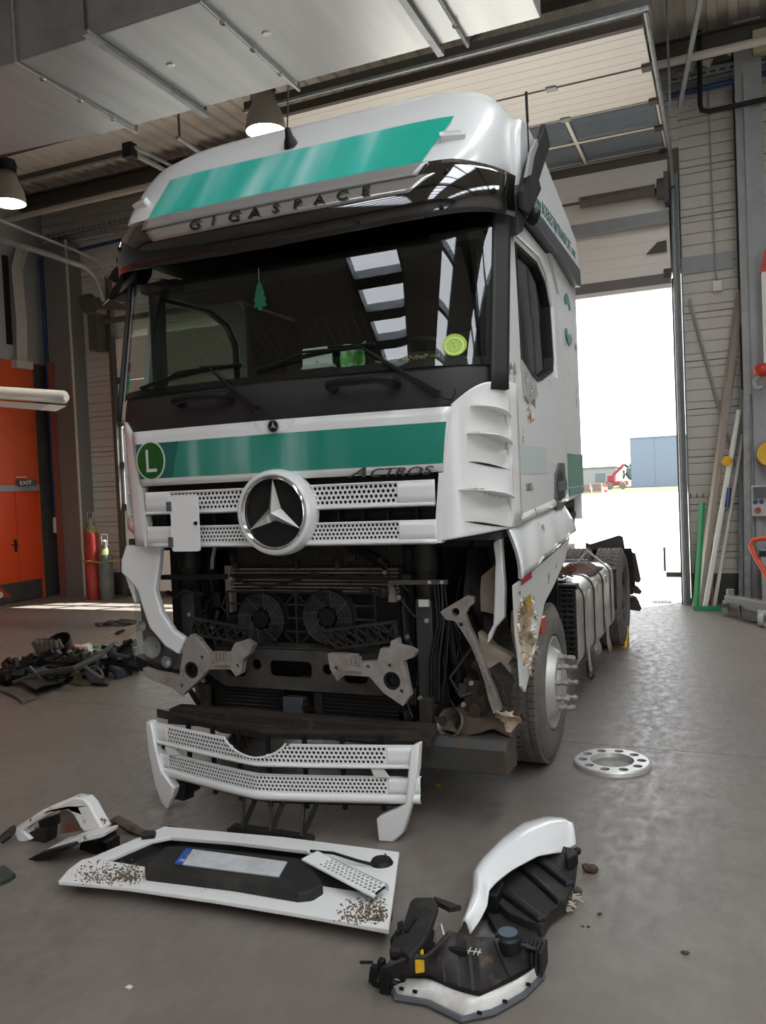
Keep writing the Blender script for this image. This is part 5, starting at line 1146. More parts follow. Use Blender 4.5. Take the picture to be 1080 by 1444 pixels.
g = MB().tube([fl(0, 1186, .03), fl(10, 1178, .05), fl(20, 1168, .06)], [.02, .025, .02], 6); tag(g.build('bent_strip', M['blk2'], None), 'short black strip touching the torn white corner trim at the left edge', 'strip')
g = MB()
for o_ in (0, .03): g.tube([fl(150, 1163, .02+o_), fl(165, 1156, .05+o_), fl(185, 1168, .03), fl(205, 1177, .015), fl(230, 1172, .015)], [.012, .025, .028, .02, .012], 6)
tag(g.build('rubber_strap', mat('dusty_rubber', '55493E', .9, var=('332C27', 7, .45, .65)), None, smooth=True), 'twisted brown rubber strap behind the bumper flap corner', 'strap')
tag(slab([(0, 1222), (5, 1219), (22, 1232), (14, 1238), (0, 1244)], 0, .02).build('dark_offcut', mat('dark_green_plastic', '2F3A34', .6), None), 'dark flat plastic offcut at the left picture edge', 'offcut')

# ---- right front fender with wheel arch liner
FN = thing('front_fender', 'curved white front fender with black wheel arch liner lying on the floor', 'fender', fl(740, 1250))
oc = [(651, 1314), (660, 1290), (667, 1268), (668, 1238), (678, 1221), (707, 1190), (738, 1167), (770, 1158), (795, 1160), (807, 1168)]
ic = [(664, 1317), (676, 1300), (687, 1279), (690, 1256), (701, 1244), (721, 1228), (758, 1208), (780, 1204), (792, 1203), (812, 1191)]
def rs(pts, n):
    out = []
    for i in range(n+1):
        t = (len(pts)-1)*i/n; k = min(len(pts)-2, int(t)); f_ = t-k; a, c = pts[k], pts[k+1]; out.append((lerp(a[0], c[0], f_), lerp(a[1], c[1], f_)))
    return out
O_, I_ = rs(oc, 30), rs(ic, 30); hz = lambda t: .05+.11*math.sin(PI*min(1, t*1.05))
def fend(u, v):
    i = int(round(u*30)); zt = hz(u); a = fl(*O_[i], zt*.8); c = fl(*I_[i], zt*.9)
    p = a.lerp(c, v); p.z += .045*math.sin(PI*min(1, .15+v)); return p
MB().grid(fend, 30, 8).build('fender_skin', M['white'], FN, smooth=True, solid=.006)
def skirt(u, v):
    p = fend(u, 0); q = fl(*O_[int(round(u*30))], hz(u)*.8); q = Vector((q.x-.035, q.y+.03, .004)); return p.lerp(q, v)
MB().grid(skirt, 30, 4).build('outer_edge', mat('white_paint_edge', 'C9D0CC', .4, coat=.3), FN, smooth=True, solid=.004)
ln = [(701, 1246), (721, 1230), (758, 1209), (790, 1204), (794, 1192), (802, 1196), (814, 1198), (812, 1222), (806, 1252), (796, 1270), (776, 1284), (764, 1304), (742, 1297), (716, 1286), (692, 1262)]
slab(ln, .02, .075).build('arch_liner', M['blk2'], FN, bevel=.01)
for a, c, wd in (((760, 1212), (805, 1250), .05), ((735, 1222), (790, 1275), .03), ((700, 1250), (765, 1300), .045)):
    p, e = fl(*a, .085), fl(*c, .075); MB().bar(p, e, wd, .03).build('liner_rib', M['blk'], FN, bevel=.012)
slab([(795, 1193), (812, 1196), (815, 1204), (800, 1212)], .08, .13).build('liner_end', M['blk'], FN, bevel=.006); p = fl(814, 1200, .12); MB().ball((p.x, p.y, p.z), .018).build('push_pin', M['blk'], FN, smooth=True)
slab([(694, 1266), (716, 1284), (755, 1310), (764, 1330), (757, 1336), (735, 1322), (700, 1312), (688, 1290)], .0, .04).build('liner_tail', M['blk2'], FN, bevel=.006)
p = fl(697, 1258, .1); MB().box(p.x-.05, p.x+.03, p.y-.06, p.y+.06, .03, .12).build('mount_block', M['blk'], FN, bevel=.008)
g = MB()
for k in range(40):
    p = fl(R.uniform(788, 808), R.uniform(1258, 1280), .03); e = p+Vector((R.uniform(0, .05), R.uniform(-.04, .01), R.uniform(-.02, .02))); g.bar(p, e, .008, .004, w2=.003)
o = g.build('torn_fibres', mat('pale_fibre', 'C9BCA6', .9), FN); o['kind'] = 'stuff'
# ---- headlamp assembly in the foreground
HA = thing('headlamp_unit', 'broken black headlamp unit with yellow clip and clouded lens in the foreground', 'headlamp', fl(640, 1380))
lens = [(545, 1387), (553, 1394), (558, 1407), (603, 1414), (651, 1438), (695, 1428), (737, 1404), (766, 1375), (763, 1358), (730, 1383), (677, 1408), (641, 1399), (603, 1381)]
LE = rs([(545, 1387), (553, 1394), (558, 1407), (603, 1414), (651, 1438), (695, 1428), (737, 1404), (766, 1375)], 26)
LI = rs([(548, 1380), (566, 1382), (603, 1379), (641, 1396), (677, 1406), (730, 1380), (752, 1366), (763, 1355)], 26)
def lensf(u, v):
    i = int(round(u*26)); p = fl(*LI[i], .05).lerp(fl(*LE[i], .012), v); p.z += .022*math.sin(PI*v); return p
MB().grid(lensf, 26, 6).build('lens_cover', mat('clouded_lens', 'CFCCC6', .35, coat=.4, var=('97928A', 7, .5, .75)), HA, smooth=True, solid=.01)
for q_ in ((566, 1394), (585, 1398), (676, 1428), (712, 1412), (745, 1388)):
    p = fl(*q_, .04); MB().box(p.x-.008, p.x+.008, p.y-.004, p.y+.004, p.z-.005, p.z+.004).build('lens_mark', M['blk'], HA)
MB().tube([fl(*p, .012) for p in lens[1:8]], .012, 6).build('lens_rim', M['grey'], HA, smooth=True)
bodyp = [(532, 1382), (560, 1384), (603, 1379), (641, 1396), (677, 1406), (730, 1380), (763, 1355), (758, 1342)]
top = [(538, 1362), (566, 1350), (603, 1345), (632, 1312), (668, 1322), (700, 1322), (735, 1328), (757, 1338)]
LO, UP = rs(bodyp, 26), rs(top, 26)
def hbody(u, v):
    i = int(round(u*26)); a = fl(*LO[i], .035); c = fl(*UP[i], .13+.05*math.sin(PI*u)); p = a.lerp(c, v); p += Vector((.01*math.sin(26*u*1.3), 0, .01*math.sin(26*u*1.3)))*math.sin(PI*v); return p
MB().grid(hbody, 26, 8).build('lamp_housing', mat('soiled_black_plastic', '211D1B', .55, dirt=('5B4732', 9, .57, .08), bump=(60, .1)), HA, smooth=30, solid=.01)
MB().add([hbody(i/26, 1) for i in range(27)] + [Vector((hbody(i/26, 1).x, hbody(i/26, 1).y+.12, .02)) for i in range(27)], [(i, i+1, i+28, i+27) for i in range(26)]).build('housing_back', M['blk'], HA, smooth=True)
for i in range(2, 25, 2):
    a, c = hbody(i/26, .05), hbody(i/26, .95); MB().bar(a+Vector((0, -.004, .004)), c+Vector((0, -.004, .004)), .012, .012).build('housing_rib', M['blk2'], HA)
MB().box(*[v_ for p in (fl(640, 1352, .1),) for v_ in (p.x-.02, p.x+.06, p.y-.02, p.y+.05)], .05, .15).build('ballast_box', M['blk'], HA, bevel=.006)
MB().tube([fl(*p, .04) for p in bodyp], .014, 6).build('sealing_flange', M['blk'], HA, smooth=True)
for q_ in ((612, 1385), (658, 1403), (690, 1402)):
    p = fl(*q_, .03); MB().lathe([(.014, 0), (.014, .02), (.007, .02), (.007, 0)], 10, Matrix.Translation(p), closed=True).build('fixing_eye', M['blk'], HA)
arm_ = [(578, 1270), (583, 1265), (612, 1264), (618, 1275), (608, 1305), (600, 1325), (578, 1350), (566, 1340), (548, 1338), (553, 1325), (566, 1308)]
MB().prism(FP(arm_, .17), .13, .17, XY).build('upper_bracket', M['blk2'], HA, bevel=.01)
MB().prism(FP([(560, 1300), (568, 1296), (566, 1310), (560, 1314)], .19), .12, .19, XY).build('bracket_tab', M['blk'], HA, bevel=.004)
MB().prism(FP([(570, 1312), (584, 1292), (588, 1294), (574, 1314)], .178), .16, .178, XY).build('bracket_slot', M['blk'], HA)
MB().prism(FP([(612, 1264), (630, 1270), (650, 1277), (634, 1280), (618, 1272)], .16), .14, .16, XY).build('bracket_spike', M['blk2'], HA)
p = fl(582, 1330, .1); MB().box(p.x-.07, p.x+.07, p.y-.06, p.y+.06, .0, .14).build('bracket_leg', M['blk'], HA, bevel=.01)
MB().prism(FP([(583, 1339), (597, 1338), (598, 1352), (585, 1354)], .15), .1, .15, XY, [FP([(588, 1342), (593, 1342), (593, 1347), (588, 1348)], .15)]).build('yellow_clip', M['yel'], HA, bevel=.003)
for a, s_, zz in (((530, 1362), .035, .07), ((543, 1368), .04, .08), ((556, 1352), .03, .1), ((566, 1364), .04, .09), ((524, 1368), .022, .05), ((538, 1352), .025, .1), ((550, 1376), .03, .06)):
    p = fl(*a, zz); MB().box(p.x-s_/2, p.x+s_/2, p.y-s_/2, p.y+s_/2, 0, zz).jitter(.008, a[0], 20).build('wiring_connector', M['blk'], HA, bevel=.005)
MB().tube([fl(508, 1357, .08), fl(525, 1357, .09)], .006, 5).build('pin', M['blk'], HA)
MB().tube([fl(612, 1328, .14), fl(616, 1306, .2), fl(622, 1303, .21), fl(626, 1318, .18)], .004, 5).build('wire_loop', M['silver'], HA, smooth=True)
for q_, r_, h_, m_ in (((716, 1318), .048, .17, 'blk'), ((690, 1320), .03, .16, 'grey')):
    p = fl(*q_, h_); MB().lathe([(0, h_), (r_*.8, h_), (r_, h_-.008), (r_*1.05, h_-.045), (r_*.9, h_-.06)], 20, Matrix.Translation((p.x, p.y, 0))).build('bulb_cap', M[m_], HA, smooth=True)
p = fl(716, 1314, .172); MB().lathe([(0, .004), (.036, .003), (.036, 0)], 18, Matrix.Translation((p.x, p.y, .17))).build('cap_disc', mat('slate_blue_cap', '5A6472', .35), HA, smooth=True)
p = fl(742, 1336, .1)
g = MB()
for k in range(9): g.box(p.x-.07+k*.016, p.x-.06+k*.016, p.y-.05, p.y+.05, .03, .1+.002*k)
g.build('cooling_ribs', M['blk2'], HA)
g = MB(); c = fl(669, 1346, .16)
for dx, dy in ((-.02, 0), (0, .01), (.015, -.005)): g.bar((c.x+dx, c.y-.012, c.z+.006), (c.x+dx+.004, c.y+.012, c.z+.016), .003)
g.bar((c.x-.025, c.y, c.z+.01), (c.x+.025, c.y+.003, c.z+.01), .003); g.build('scribbled_mark', M['siding'], HA)
# ---- dirt clods
for i, (x, y, s_) in enumerate(((832, 1229, .032), (813, 1259, .022), (806, 1280, .012), (846, 1290, .008), (822, 1307, .006), (830, 1308, .006), (618, 1110, .015))):
    p = fl(x, y); g = MB().ball((p.x, p.y, s_*.55), s_, 10, 7, (1.2, .9, .6)).jitter(s_*.5, i, 40); o = g.build('dirt_clod', M['mudm'] if i < 6 else M['yel'], None)
    tag(o, ['largest brown dirt clod to the right of the black arch liner', 'brown dirt clod against the torn fibres of the fender', 'tiny brown dirt clod below the arch liner end', 'small dirt crumb furthest right on the floor', 'left one of two dirt crumbs near the lamp cap', 'right one of two dirt crumbs near the lamp cap', 'yellow scrap under the bumper end'][i], 'dirt' if i < 6 else 'scrap')
p = fl(875, 905); t = thing('wheel_chock', 'yellow wheel chock in front of the rear wheel', 'chock', (p.x, p.y, 0))
MB().prism([(-.2, 0), (.05, 0), (.05, .16), (-.02, .2)], -.1, .1, lambda u, v, d: Vector((p.x+d, p.y-u*-1-.1, v))).build('wedge', M['yel'], t, bevel=.006)
MB().box(p.x-.08, p.x+.08, p.y-.33, p.y-.31, .02, .06).build('grip_bar', M['rust'], t)

# ---- heap of broken plastic at the left
def cp3(pts): return [(a/5.4, 840+c/5.4) for a, c in pts]
HEAP = 'broken parts heaped on the floor'
def flat(name, label, pts, z0, z1, m, cat='scrap', bev=.006, jit=0, seed=1):
    g = MB().prism(FP(cp3(pts), z1), z0, z1, XY)
    if jit: g.jitter(jit, seed, 6)
    return tag(g.build(name, m, None, bevel=bev), label, cat, HEAP)
def stand(name, label, pts, Y, th, m, cat='scrap', jit=.0, tilt=0):
    g = MB().prism(PX(cp3(pts), Y), Y, Y+th, XZ)
    if tilt: g.map(lambda p: Vector((p.x, p.y+tilt*p.z, p.z)))
    if jit: g.jitter(jit, Y, 7)
    g.map(lambda p: Vector((p.x, p.y, max(.003, p.z))))
    return tag(g.build(name, m, None, bevel=.006), label, cat, HEAP)
bd = stand('beige_board', 'cream coloured board with a brown hole lying on the scrap heap', [(722, 318), (1035, 208), (1045, 225), (985, 285), (865, 380), (850, 372)], 2.62, .02, mat('cream_board', 'C9BCA6', .6), 'board', tilt=.25)
stand('dark_oval_cover', 'dark brown oval cover on the cream board', [(812, 312), (830, 285), (870, 270), (895, 278), (870, 298), (840, 312)], 2.6, .015, M['brown'], 'cover', tilt=.25)
LP = PX(cp3([(235, 362), (270, 330), (330, 308), (360, 325), (395, 322), (420, 345), (445, 335), (455, 365), (480, 392), (440, 420), (380, 440), (330, 490), (300, 480), (270, 420)]), 2.75)
g = MB().prism(LP, 2.75, 2.77, XZ).jitter(.04, 3, 9)
lo = thing('crumpled_liner', 'large crumpled grey wheel arch liner standing up in the scrap heap', 'liner', (-3.8, 2.76, 0), group=HEAP)
MAT_L = mat('grey_brown_liner', '5E594F', .75, var=('7A7262', 7, .45, .7))
g.build('liner_sheet', MAT_L, lo, smooth=25, bevel=.01)
for k in range(5):
    a, c = PX(cp3([(265+k*38, 350-k*2), (320+k*28, 440-k*8)]), 2.72); MB().bar((a[0], 2.73, a[1]), (c[0], 2.72, c[1]), .05, .05, w2=.03).build('liner_rib', MAT_L, lo, bevel=.012)
a, c = PX(cp3([(300, 470), (330, 640)]), 2.7); MB().bar((a[0], 2.72, a[1]), (a[0]+.05, 2.7, .01), .2, .05).build('liner_foot', M['blk2'], lo)
p = fl(78, 925, .12); g = MB().lathe([(.0, .0), (.1, .01), (.15, .06), (.16, .13), (.15, .13), (.14, .07), (.09, .02)], 24, Matrix.Translation((p.x, p.y+.1, .16)) @ Matrix.Rotation(.6, 4, 'X'))
tag(g.build('round_housing', M['blk'], None, smooth=True), 'round glossy black housing in the middle of the scrap heap', 'housing', HEAP)
stand('spiky_shard', 'jagged black shard sticking up at the left of the heap', [(15, 610), (40, 560), (50, 488), (100, 520), (125, 500), (185, 448), (225, 468), (205, 500), (215, 520), (150, 560), (120, 600), (60, 620)], 2.2, .05, M['blk2'], jit=.02, tilt=.3)
LBAR = [fl(a, c, h) for a, c, h in ((18, 962, .06), (60, 950, .12), (105, 943, .2), (140, 925, .26), (165, 905, .3), (183, 892, .34))]
tag(MB().tube(LBAR, [.02, .035, .035, .03, .022, .015], 6).build('long_rail', mat('grey_rail', '45443F', .6), None, smooth=True), 'long bent grey rail crossing the scrap heap', 'rail', HEAP)
flat('flat_shield', 'broad dark plastic shield at the front of the heap', [(150, 655), (300, 620), (420, 570), (545, 570), (470, 640), (330, 690), (260, 718)], .06, .08, M['blk2'], jit=.04)
flat('corner_plate', 'grey flat plate lying at the front left end of the heap', [(0, 692), (100, 690), (200, 722), (282, 766), (168, 806), (130, 770), (60, 735), (0, 712)], .0, .03, mat('grey_shield', '54514B', .65), jit=.01)
g = MB().prism(PX(cp3([(585, 520), (640, 545), (765, 630), (745, 670), (715, 680), (650, 610), (600, 590)]), 2.25), 2.25, 2.3, XZ); t = thing('folding_stand', 'dark angular stand with thin legs in front of the heap', 'bracket', fl(125, 955), group=HEAP)
g.build('plate', M['grey'], t, bevel=.004)
for a, c in (((470, 715), (605, 590)), ((520, 690), (640, 560)), ((705, 672), (800, 702)), ((800, 705), (822, 688))):
    qa, qc = PX(cp3([a, c]), 2.24); MB().bar((qa[0], 2.24, max(.015, qa[1])), (qc[0], 2.24, max(.015, qc[1])), .03, .02).build('leg', M['dark'], t)
g = MB().box(0, .07, 0, .05, 0, .12); qa = PX(cp3([(560, 690)]), 2.2)[0]; g.map(lambda p: p + Vector((qa[0], 2.2, .01))); tag(g.build('pale_clip', mat('khaki_plastic', '6E6750', .6), None), 'small khaki clip beside the folding stand', 'clip', HEAP)
qa = PX(cp3([(725, 625)]), 2.35)[0]
tag(MB().tube([(qa[0]+.1*math.cos(t_), 2.35, max(.02, qa[1])+.11*math.sin(t_)) for t_ in [-.9+i*.3 for i in range(12)]], .014, 6).build('grey_ring', M['grey'], None, smooth=True), 'grey curved ring behind the folding stand', 'ring', HEAP)
a, c = fl(146, 932, .13), fl(168, 948, .06); g = MB().cyl(a, c, .05, 14); g.cyl(c, c+(c-a).normalized()*.05, .055, 14)
tag(g.build('blue_grey_tube', mat('blue_grey_tube', '5E6B7C', .25, metal=.5), None, smooth=True), 'shiny blue-grey tube at the right of the heap', 'tube', HEAP)
a = fl(135, 914, .28); tag(MB().lathe([(0, .03), (.03, .03), (.035, 0)], 14, Matrix.Translation(a)).build('coolant_stopper', mat('bright_green', '3DA82C', .4), None, smooth=True), 'bright green cap below the cream board', 'cap', HEAP)
a = fl(116, 917, .2); g = MB().ball(a, .13, 14, 9, (1.3, .8, .5)).jitter(.07, 4, 9); tag(g.build('crumpled_packaging', mat('white_red_wrap', 'C9C2BC', .6, var=('7A4238', 7, .5, .58)), None, smooth=25), 'crumpled white and brown packaging in the heap', 'packaging', HEAP)
stand('loose_board', 'pale blue-white board behind the headlamp', [(940, 350), (1040, 322), (1045, 385), (1000, 395), (950, 372)], 3.0, .02, mat('pale_blue_panel', 'BAC6D2', .4), 'panel')
rr = random.Random(11)
FILL = [(70, 540, .2), (600, 430, .34), (360, 470, .32), (450, 500, .3), (840, 420, .4), (960, 390, .42), (560, 480, .3), (180, 520, .26), (90, 610, .1), (720, 470, .34), (910, 530, .14), (150, 600, .14), (240, 560, .2), (320, 540, .16), (300, 610, .12), (400, 600, .13), (520, 520, .2), (480, 600, .1), (640, 480, .2), (700, 520, .16), (650, 560, .1), (780, 450, .26), (830, 540, .12), (880, 440, .3), (930, 480, .24), (980, 430, .3), (1000, 510, .16), (1020, 460, .2), (560, 440, .2), (240, 500, .2), (30, 640, .06), (740, 560, .14)]
NM = ['torn_clip', 'air_duct_piece', 'broken_bracket', 'bent_cover']
WORD = ['upper left', 'topmost', 'upper left inner', 'upper middle', 'upper right', 'topmost right', 'central top', 'second left', 'lower left', 'second right upper', 'lower right inner', 'leftmost low', 'left low', 'left central', 'left raised', 'front left', 'front central', 'central raised', 'central low', 'central upper', 'inner right', 'inner right low', 'raised right', 'right low', 'tall right', 'right middle', 'rear right', 'outer right low', 'outer right', 'rear central', 'rear left', 'outermost left', 'inner middle']
for i, (a, c, h) in enumerate(FILL):
    p = fl(a/5.4, 840+(c+25)/5.4, h*.5); g = MB()
    n = 7; rad_ = rr.uniform(.09, .19)
    pts = [(rad_*rr.uniform(.45, 1.2)*math.cos(2*PI*k/n), rad_*rr.uniform(.35, .9)*math.sin(2*PI*k/n)) for k in range(n)]
    T = Matrix.Translation((p.x, p.y, h*.5)) @ Euler((rr.uniform(-.7, .7), rr.uniform(-.6, .6), rr.uniform(0, 6))).to_matrix().to_4x4()
    g.prism(pts, -.03, .03, lambda u, v, d: T @ Vector((u, v, d)))
    g.bar(T @ Vector((-rad_, 0, .04)), T @ Vector((rad_*.8, .05, .05)), .03, .04); g.bar(T @ Vector((0, -rad_*.7, -.05)), T @ Vector((.03, rad_*.7, .05)), .035, .03)
    g.jitter(.02, i, 9); lo = min(q_[2] for q_ in g.v); g.map(lambda p_: Vector((p_.x, p_.y, p_.z - (lo-.003 if h < .16 else min(0, lo-.003)))))
    mm = [M['blk'], M['blk2'], M['dark'], M['blk2'], mat('slate_shard', '4A4E52', .5)][i % 5]
    tag(g.build(NM[i % 4], mm, None), '%s dark plastic fragment in the scrap heap' % WORD[i], 'scrap', HEAP)
g = MB()
for k in range(5): g.tube([fl(135+k, 880+k*.8, .01), fl(155, 879-k*.8, .04), fl(172, 874+k, .05), fl(192, 876+k, .02)], .02, 5)
tag(g.build('hose_coil', mat('brown_hose', '4B433A', .8), None, smooth=True), 'flattened brown hose lying behind the scrap heap', 'hose')
# ================================================================== HALL FITTINGS
# ---- ventilation duct
VD = thing('ventilation_duct', 'broad grey sheet metal air duct hung under the roof', 'duct', (-1.6, 2.4, 5.6))
ZD = 5.6; y0, y1 = fl(41, 81, ZD).y, fl(300, 148, ZD).y
MB().box(-3.6, 1.0, y0, y1, ZD, ZD+1.1).build('main_duct', M['duct'], VD, bevel=.01)
MB().cyl((-4.05, y0+.1, ZD+.05), (-4.05, y0+.1, ZD+1.7), .42, 24).build('drop_pipe', M['duct'], VD, smooth=True)
MB().prism([(-3.6, y0), (-3.6, y1), (-5.1, y1-.1), (-5.4, y0+.8), (-4.6, y0)], ZD+.02, ZD+.9, XY).build('side_branch', M['duct'], VD)
for x in (-3.2, -1.3, .35):
    yy0, yy1 = y0-.03, y1+.03
    MB().tube([(x, yy0, ZD+1.6), (x, yy0, ZD-.02), (x, yy1+.05, ZD-.03), (x, yy1+.05, ZD+.25)], .016, 6).build('hanger_rod', M['steel'], VD, smooth=True)
    for k in range(3): MB().lathe([(.02, 0), (.03, .012), (.02, .024)], 8, Matrix.Translation((x, lerp(yy0, yy1, .2+.3*k), ZD-.045))).build('rod_nut', M['silver'], VD)
for x in (-2.35, .1):
    MB().box(x-.03, x+.03, y0-.12, y1+.1, ZD-.05, ZD-.01).build('support_channel', M['steel'], VD)
    for yy in (y0-.1, y1+.08): MB().bar((x, yy, ZD-.02), (x, yy, 7.6), .02).build('support_rod', M['darkst'], VD)
for x, y in ((-2.1, .45), (-1.1, .42)):
    MB().lathe([(0, -.01), (.03, -.01), (.04, 0)], 14, Matrix.Translation((x, lerp(y0, y1, y), ZD))).build('access_plug', M['silver'], VD, smooth=True)
# ---- bell lamps
def lamp(px, py, z, label):
    c = fl(px, py, z); t = thing('bell_lamp', label, 'lamp', c, group='bell lamps under the roof')
    MB().lathe([(.0, .42), (.12, .42), (.13, .5), (.11, .56), (0, .56)], 24, Matrix.Translation(c)).build('ballast_box', M['blk'], t, smooth=True)
    MB().lathe([(.22, -.0), (.225, .02), (.2, .16), (.14, .3), (.1, .42)], 32, Matrix.Translation(c)).build('shade', mat('grey_shade', '8A8378', .45), t, smooth=True, solid=.006)
    MB().lathe([(0, -.045), (.1, -.035), (.17, -.015), (.215, .005)], 28, Matrix.Translation(c)).build('lit_glass', M['lit'], t, smooth=True)
    MB().bar((c.x, c.y, c.z+.56), (c.x, c.y, 7.6), .03).build('drop_rod', M['darkst'], t)
    l = bpy.data.lights.new('lamp_light', 'SPOT'); l.energy = 120; l.spot_size = 2.2; l.spot_blend = .5; l.shadow_soft_size = .2; l.color = (1, .93, .8)
    o = bpy.data.objects.new('lamp_light', l); COL.objects.link(o); o.location = (c.x, c.y, c.z-.08)
lamp(375, 186, 5.75, 'lit grey bell lamp above the white cab roof'); lamp(12, 287, 5.75, 'lit grey bell lamp at the left edge of the picture')
# ---- pipes and trays along the back wall
def pipe(name, label, pts, r_, m, cat='pipe', n=10): return tag(MB().tube(pts, r_, n).build(name, m, None, smooth=True), label, cat)
pipe('roof_pipe', 'pale round pipe running below the roof in front of the back wall', [(-9.7, 7.35, 6.97), (-2, 7.2, 6.97), (6, 7.1, 6.97)], .05, M['siding'])
pipe('blue_pipe', 'blue pipe under the cable tray right of the doorway', [(1.7, 8.02, 6.93), (4, 8.02, 6.98)], .035, M['blue'])
pipe('blue_pipe', 'dark blue pipe under the cable tray in the left corner', [(-9.5, 8.05, 6.42), (-3.9, 8.05, 6.62)], .03, M['blue'])
pipe('blue_riser', 'blue vertical pipe left of the boxed column', [(-9.5, 7.95, 1.5), (-9.5, 7.95, 6.4)], .045, M['blue'])
tag(MB().box(-9.55, -9.45, 7.9, 8.0, 1.2, 1.5).build('pipe_valve', M['wplast'], None, bevel=.02), 'pale valve at the foot of the blue vertical pipe', 'valve')
pipe('black_pipe', 'black bent pipe beside the open doorway', [(2.12, 7.72, 7.55), (2.1, 7.72, 6.62), (2.12, 7.72, 6.53), (2.2, 7.72, 6.5), (4, 7.72, 6.52)], .032, M['blk'])
pipe('thin_conduit', 'thin grey conduit dropping down the ribbed wall to a white box', [(2.2, 8.15, 7.0), (2.22, 8.15, 4.6), (2.24, 8.15, 4.4)], .01, M['col'], 'conduit', 6)
tag(MB().box(2.18, 2.3, 8.12, 8.2, 4.26, 4.4).build('junction_box', M['wplast'], None, bevel=.01), 'small white junction box below the thin conduit', 'box')
def tray(x0, x1, z, label):
    t = thing('cable_tray', label, 'cable tray', ((x0+x1)/2, 8.0, z))
    g = MB().box(x0, x1, 7.9, 8.18, z, z+.012); g.build('tray_floor', M['steel'], t)
    MB().box(x0, x1, 7.9, 7.905, z, z+.12).build('tray_side', M['steel'], t)
    g = MB()
    for k in range(int((x1-x0)/.12)): g.box(x0+k*.12, x0+k*.12+.07, 7.895, 7.9, z+.05, z+.075)
    g.build('side_slots', M['darkst'], t)['kind'] = 'stuff'
    for k in range(3): MB().tube([(x0, 7.97+k*.06, z+.04), (x1, 7.97+k*.06, z+.04)], .015, 6).build('cable', M['darkst'], t)
    for k in range(int((x1-x0)/1.2)+1):
        xx = x0+.3+k*1.2
        if xx < x1: MB().box(xx, xx+.04, 7.9, 8.2, z-.05, z).build('tray_bracket', M['steel'], t)
tray(1.75, 4, 7.02, 'perforated steel cable tray above the blue pipe on the right'); tray(-9.4, -3.9, 6.7, 'dusty cable tray along the back wall in the left corner')
for x, z, y, lab in ((1.98, 7.2, 7.88, 'left'), (2.2, 7.2, 7.86, 'middle'), (2.46, 7.28, 7.84, 'right')):
    g = MB().box(-.06, .06, -.02, .02, -.06, .06); g.map(lambda p: Matrix.Rotation(.5, 4, 'Y') @ p + Vector((x, y, z))); tag(g.build('sensor_box', M['siding'], None, bevel=.01), '%s one of three tilted pale boxes on the cable tray' % lab, 'box', 'pale boxes on the cable tray')
tag(MB().box(2.74, 3.0, 7.7, 7.85, 7.1, 7.4).build('wall_lamp_box', mat('cream_box', 'B9AF95', .5), None, bevel=.02), 'cream box at the upper right corner beside the column', 'box')
# vertical cable duct in the left corner
CD = thing('cable_riser', 'vertical cable riser with pale cables on the grey left wall', 'cables', (-9.6, 7.45, 4.3))
MB().box(XL, XL+.05, 7.2, 7.3, 4.7, 6.3).build('riser_rail', M['blk'], CD)
for k in range(5): MB().tube([(XL+.08, 7.36+k*.05, 4.35), (XL+.1, 7.38+k*.05, 5.2), (XL+.1, 7.34+k*.05, 6.1), (XL+.1, 7.5+k*.06, 6.55)], .022, 6).build('cable', M['siding'], CD, smooth=True)
MB().box(XL, XL+.12, 7.28, 7.68, 4.28, 4.42).build('riser_shoe', M['siding'], CD)
# exit sign
ES = thing('exit_sign', 'small dark green EXIT sign above the orange door', 'sign', (-9.4, 7.2, 2.2))
p = at(37, 681, 0, -9.55); MB().prism([(-.15, -.06), (.15, -.06), (.15, .06), (-.15, .06)], -.02, .02, lambda u, v, d: Vector((p.x+u*.75, p.y+u*.66-d*.75, p.z+v))).build('sign_box', mat('sign_green_grey', '33403A', .5), ES)
g = MB(); text(g, 'EXIT', .1, lambda u, v, d: Vector((p.x+u*.75+.02, p.y+u*.66-.03-d, p.z+v)), .004); g.build('sign_letters', M['wplast'], ES)
MB().bar((p.x-.5, p.y-.2, p.z+.11), (p.x+.02, p.y, p.z+.11), .02).build('sign_bracket', M['wplast'], ES)
# radiant heater tube at the left edge
HT = thing('radiant_heater', 'white radiant heater tube hanging at the left edge', 'heater', (-6.8, 4.6, 3.2))
a, c = at(-60, 550, 1, 4.6), at(90, 560, 1, 4.6)
MB().tube([a, c, c+Vector((.05, 0, -.01))], [.09, .09, .05], 14).build('heater_tube', M['wplast'], HT, smooth=True)
MB().prism([(a.x, a.z-.12), (c.x-.1, c.z-.1), (c.x-.3, c.z-.16), (a.x+.2, a.z-.22), (a.x, a.z-.2)], 4.45, 4.75, XZ).build('reflector_pan', M['wplast'], HT)
MB().bar((a.x+.5, 4.6, a.z), (a.x+.5, 4.6, 7.6), .012).build('hanging_wire', M['darkst'], HT)
pipe('exhaust_rail', 'grey curved rail bending down towards the door opener', [at(-20, 332, 1, 6.2), at(60, 356, 1, 6.6), at(118, 376, 1, 7.2), at(135, 392, 1, 7.5), at(146, 425, 1, 7.6)], .045, M['steel'], 'rail', 8)
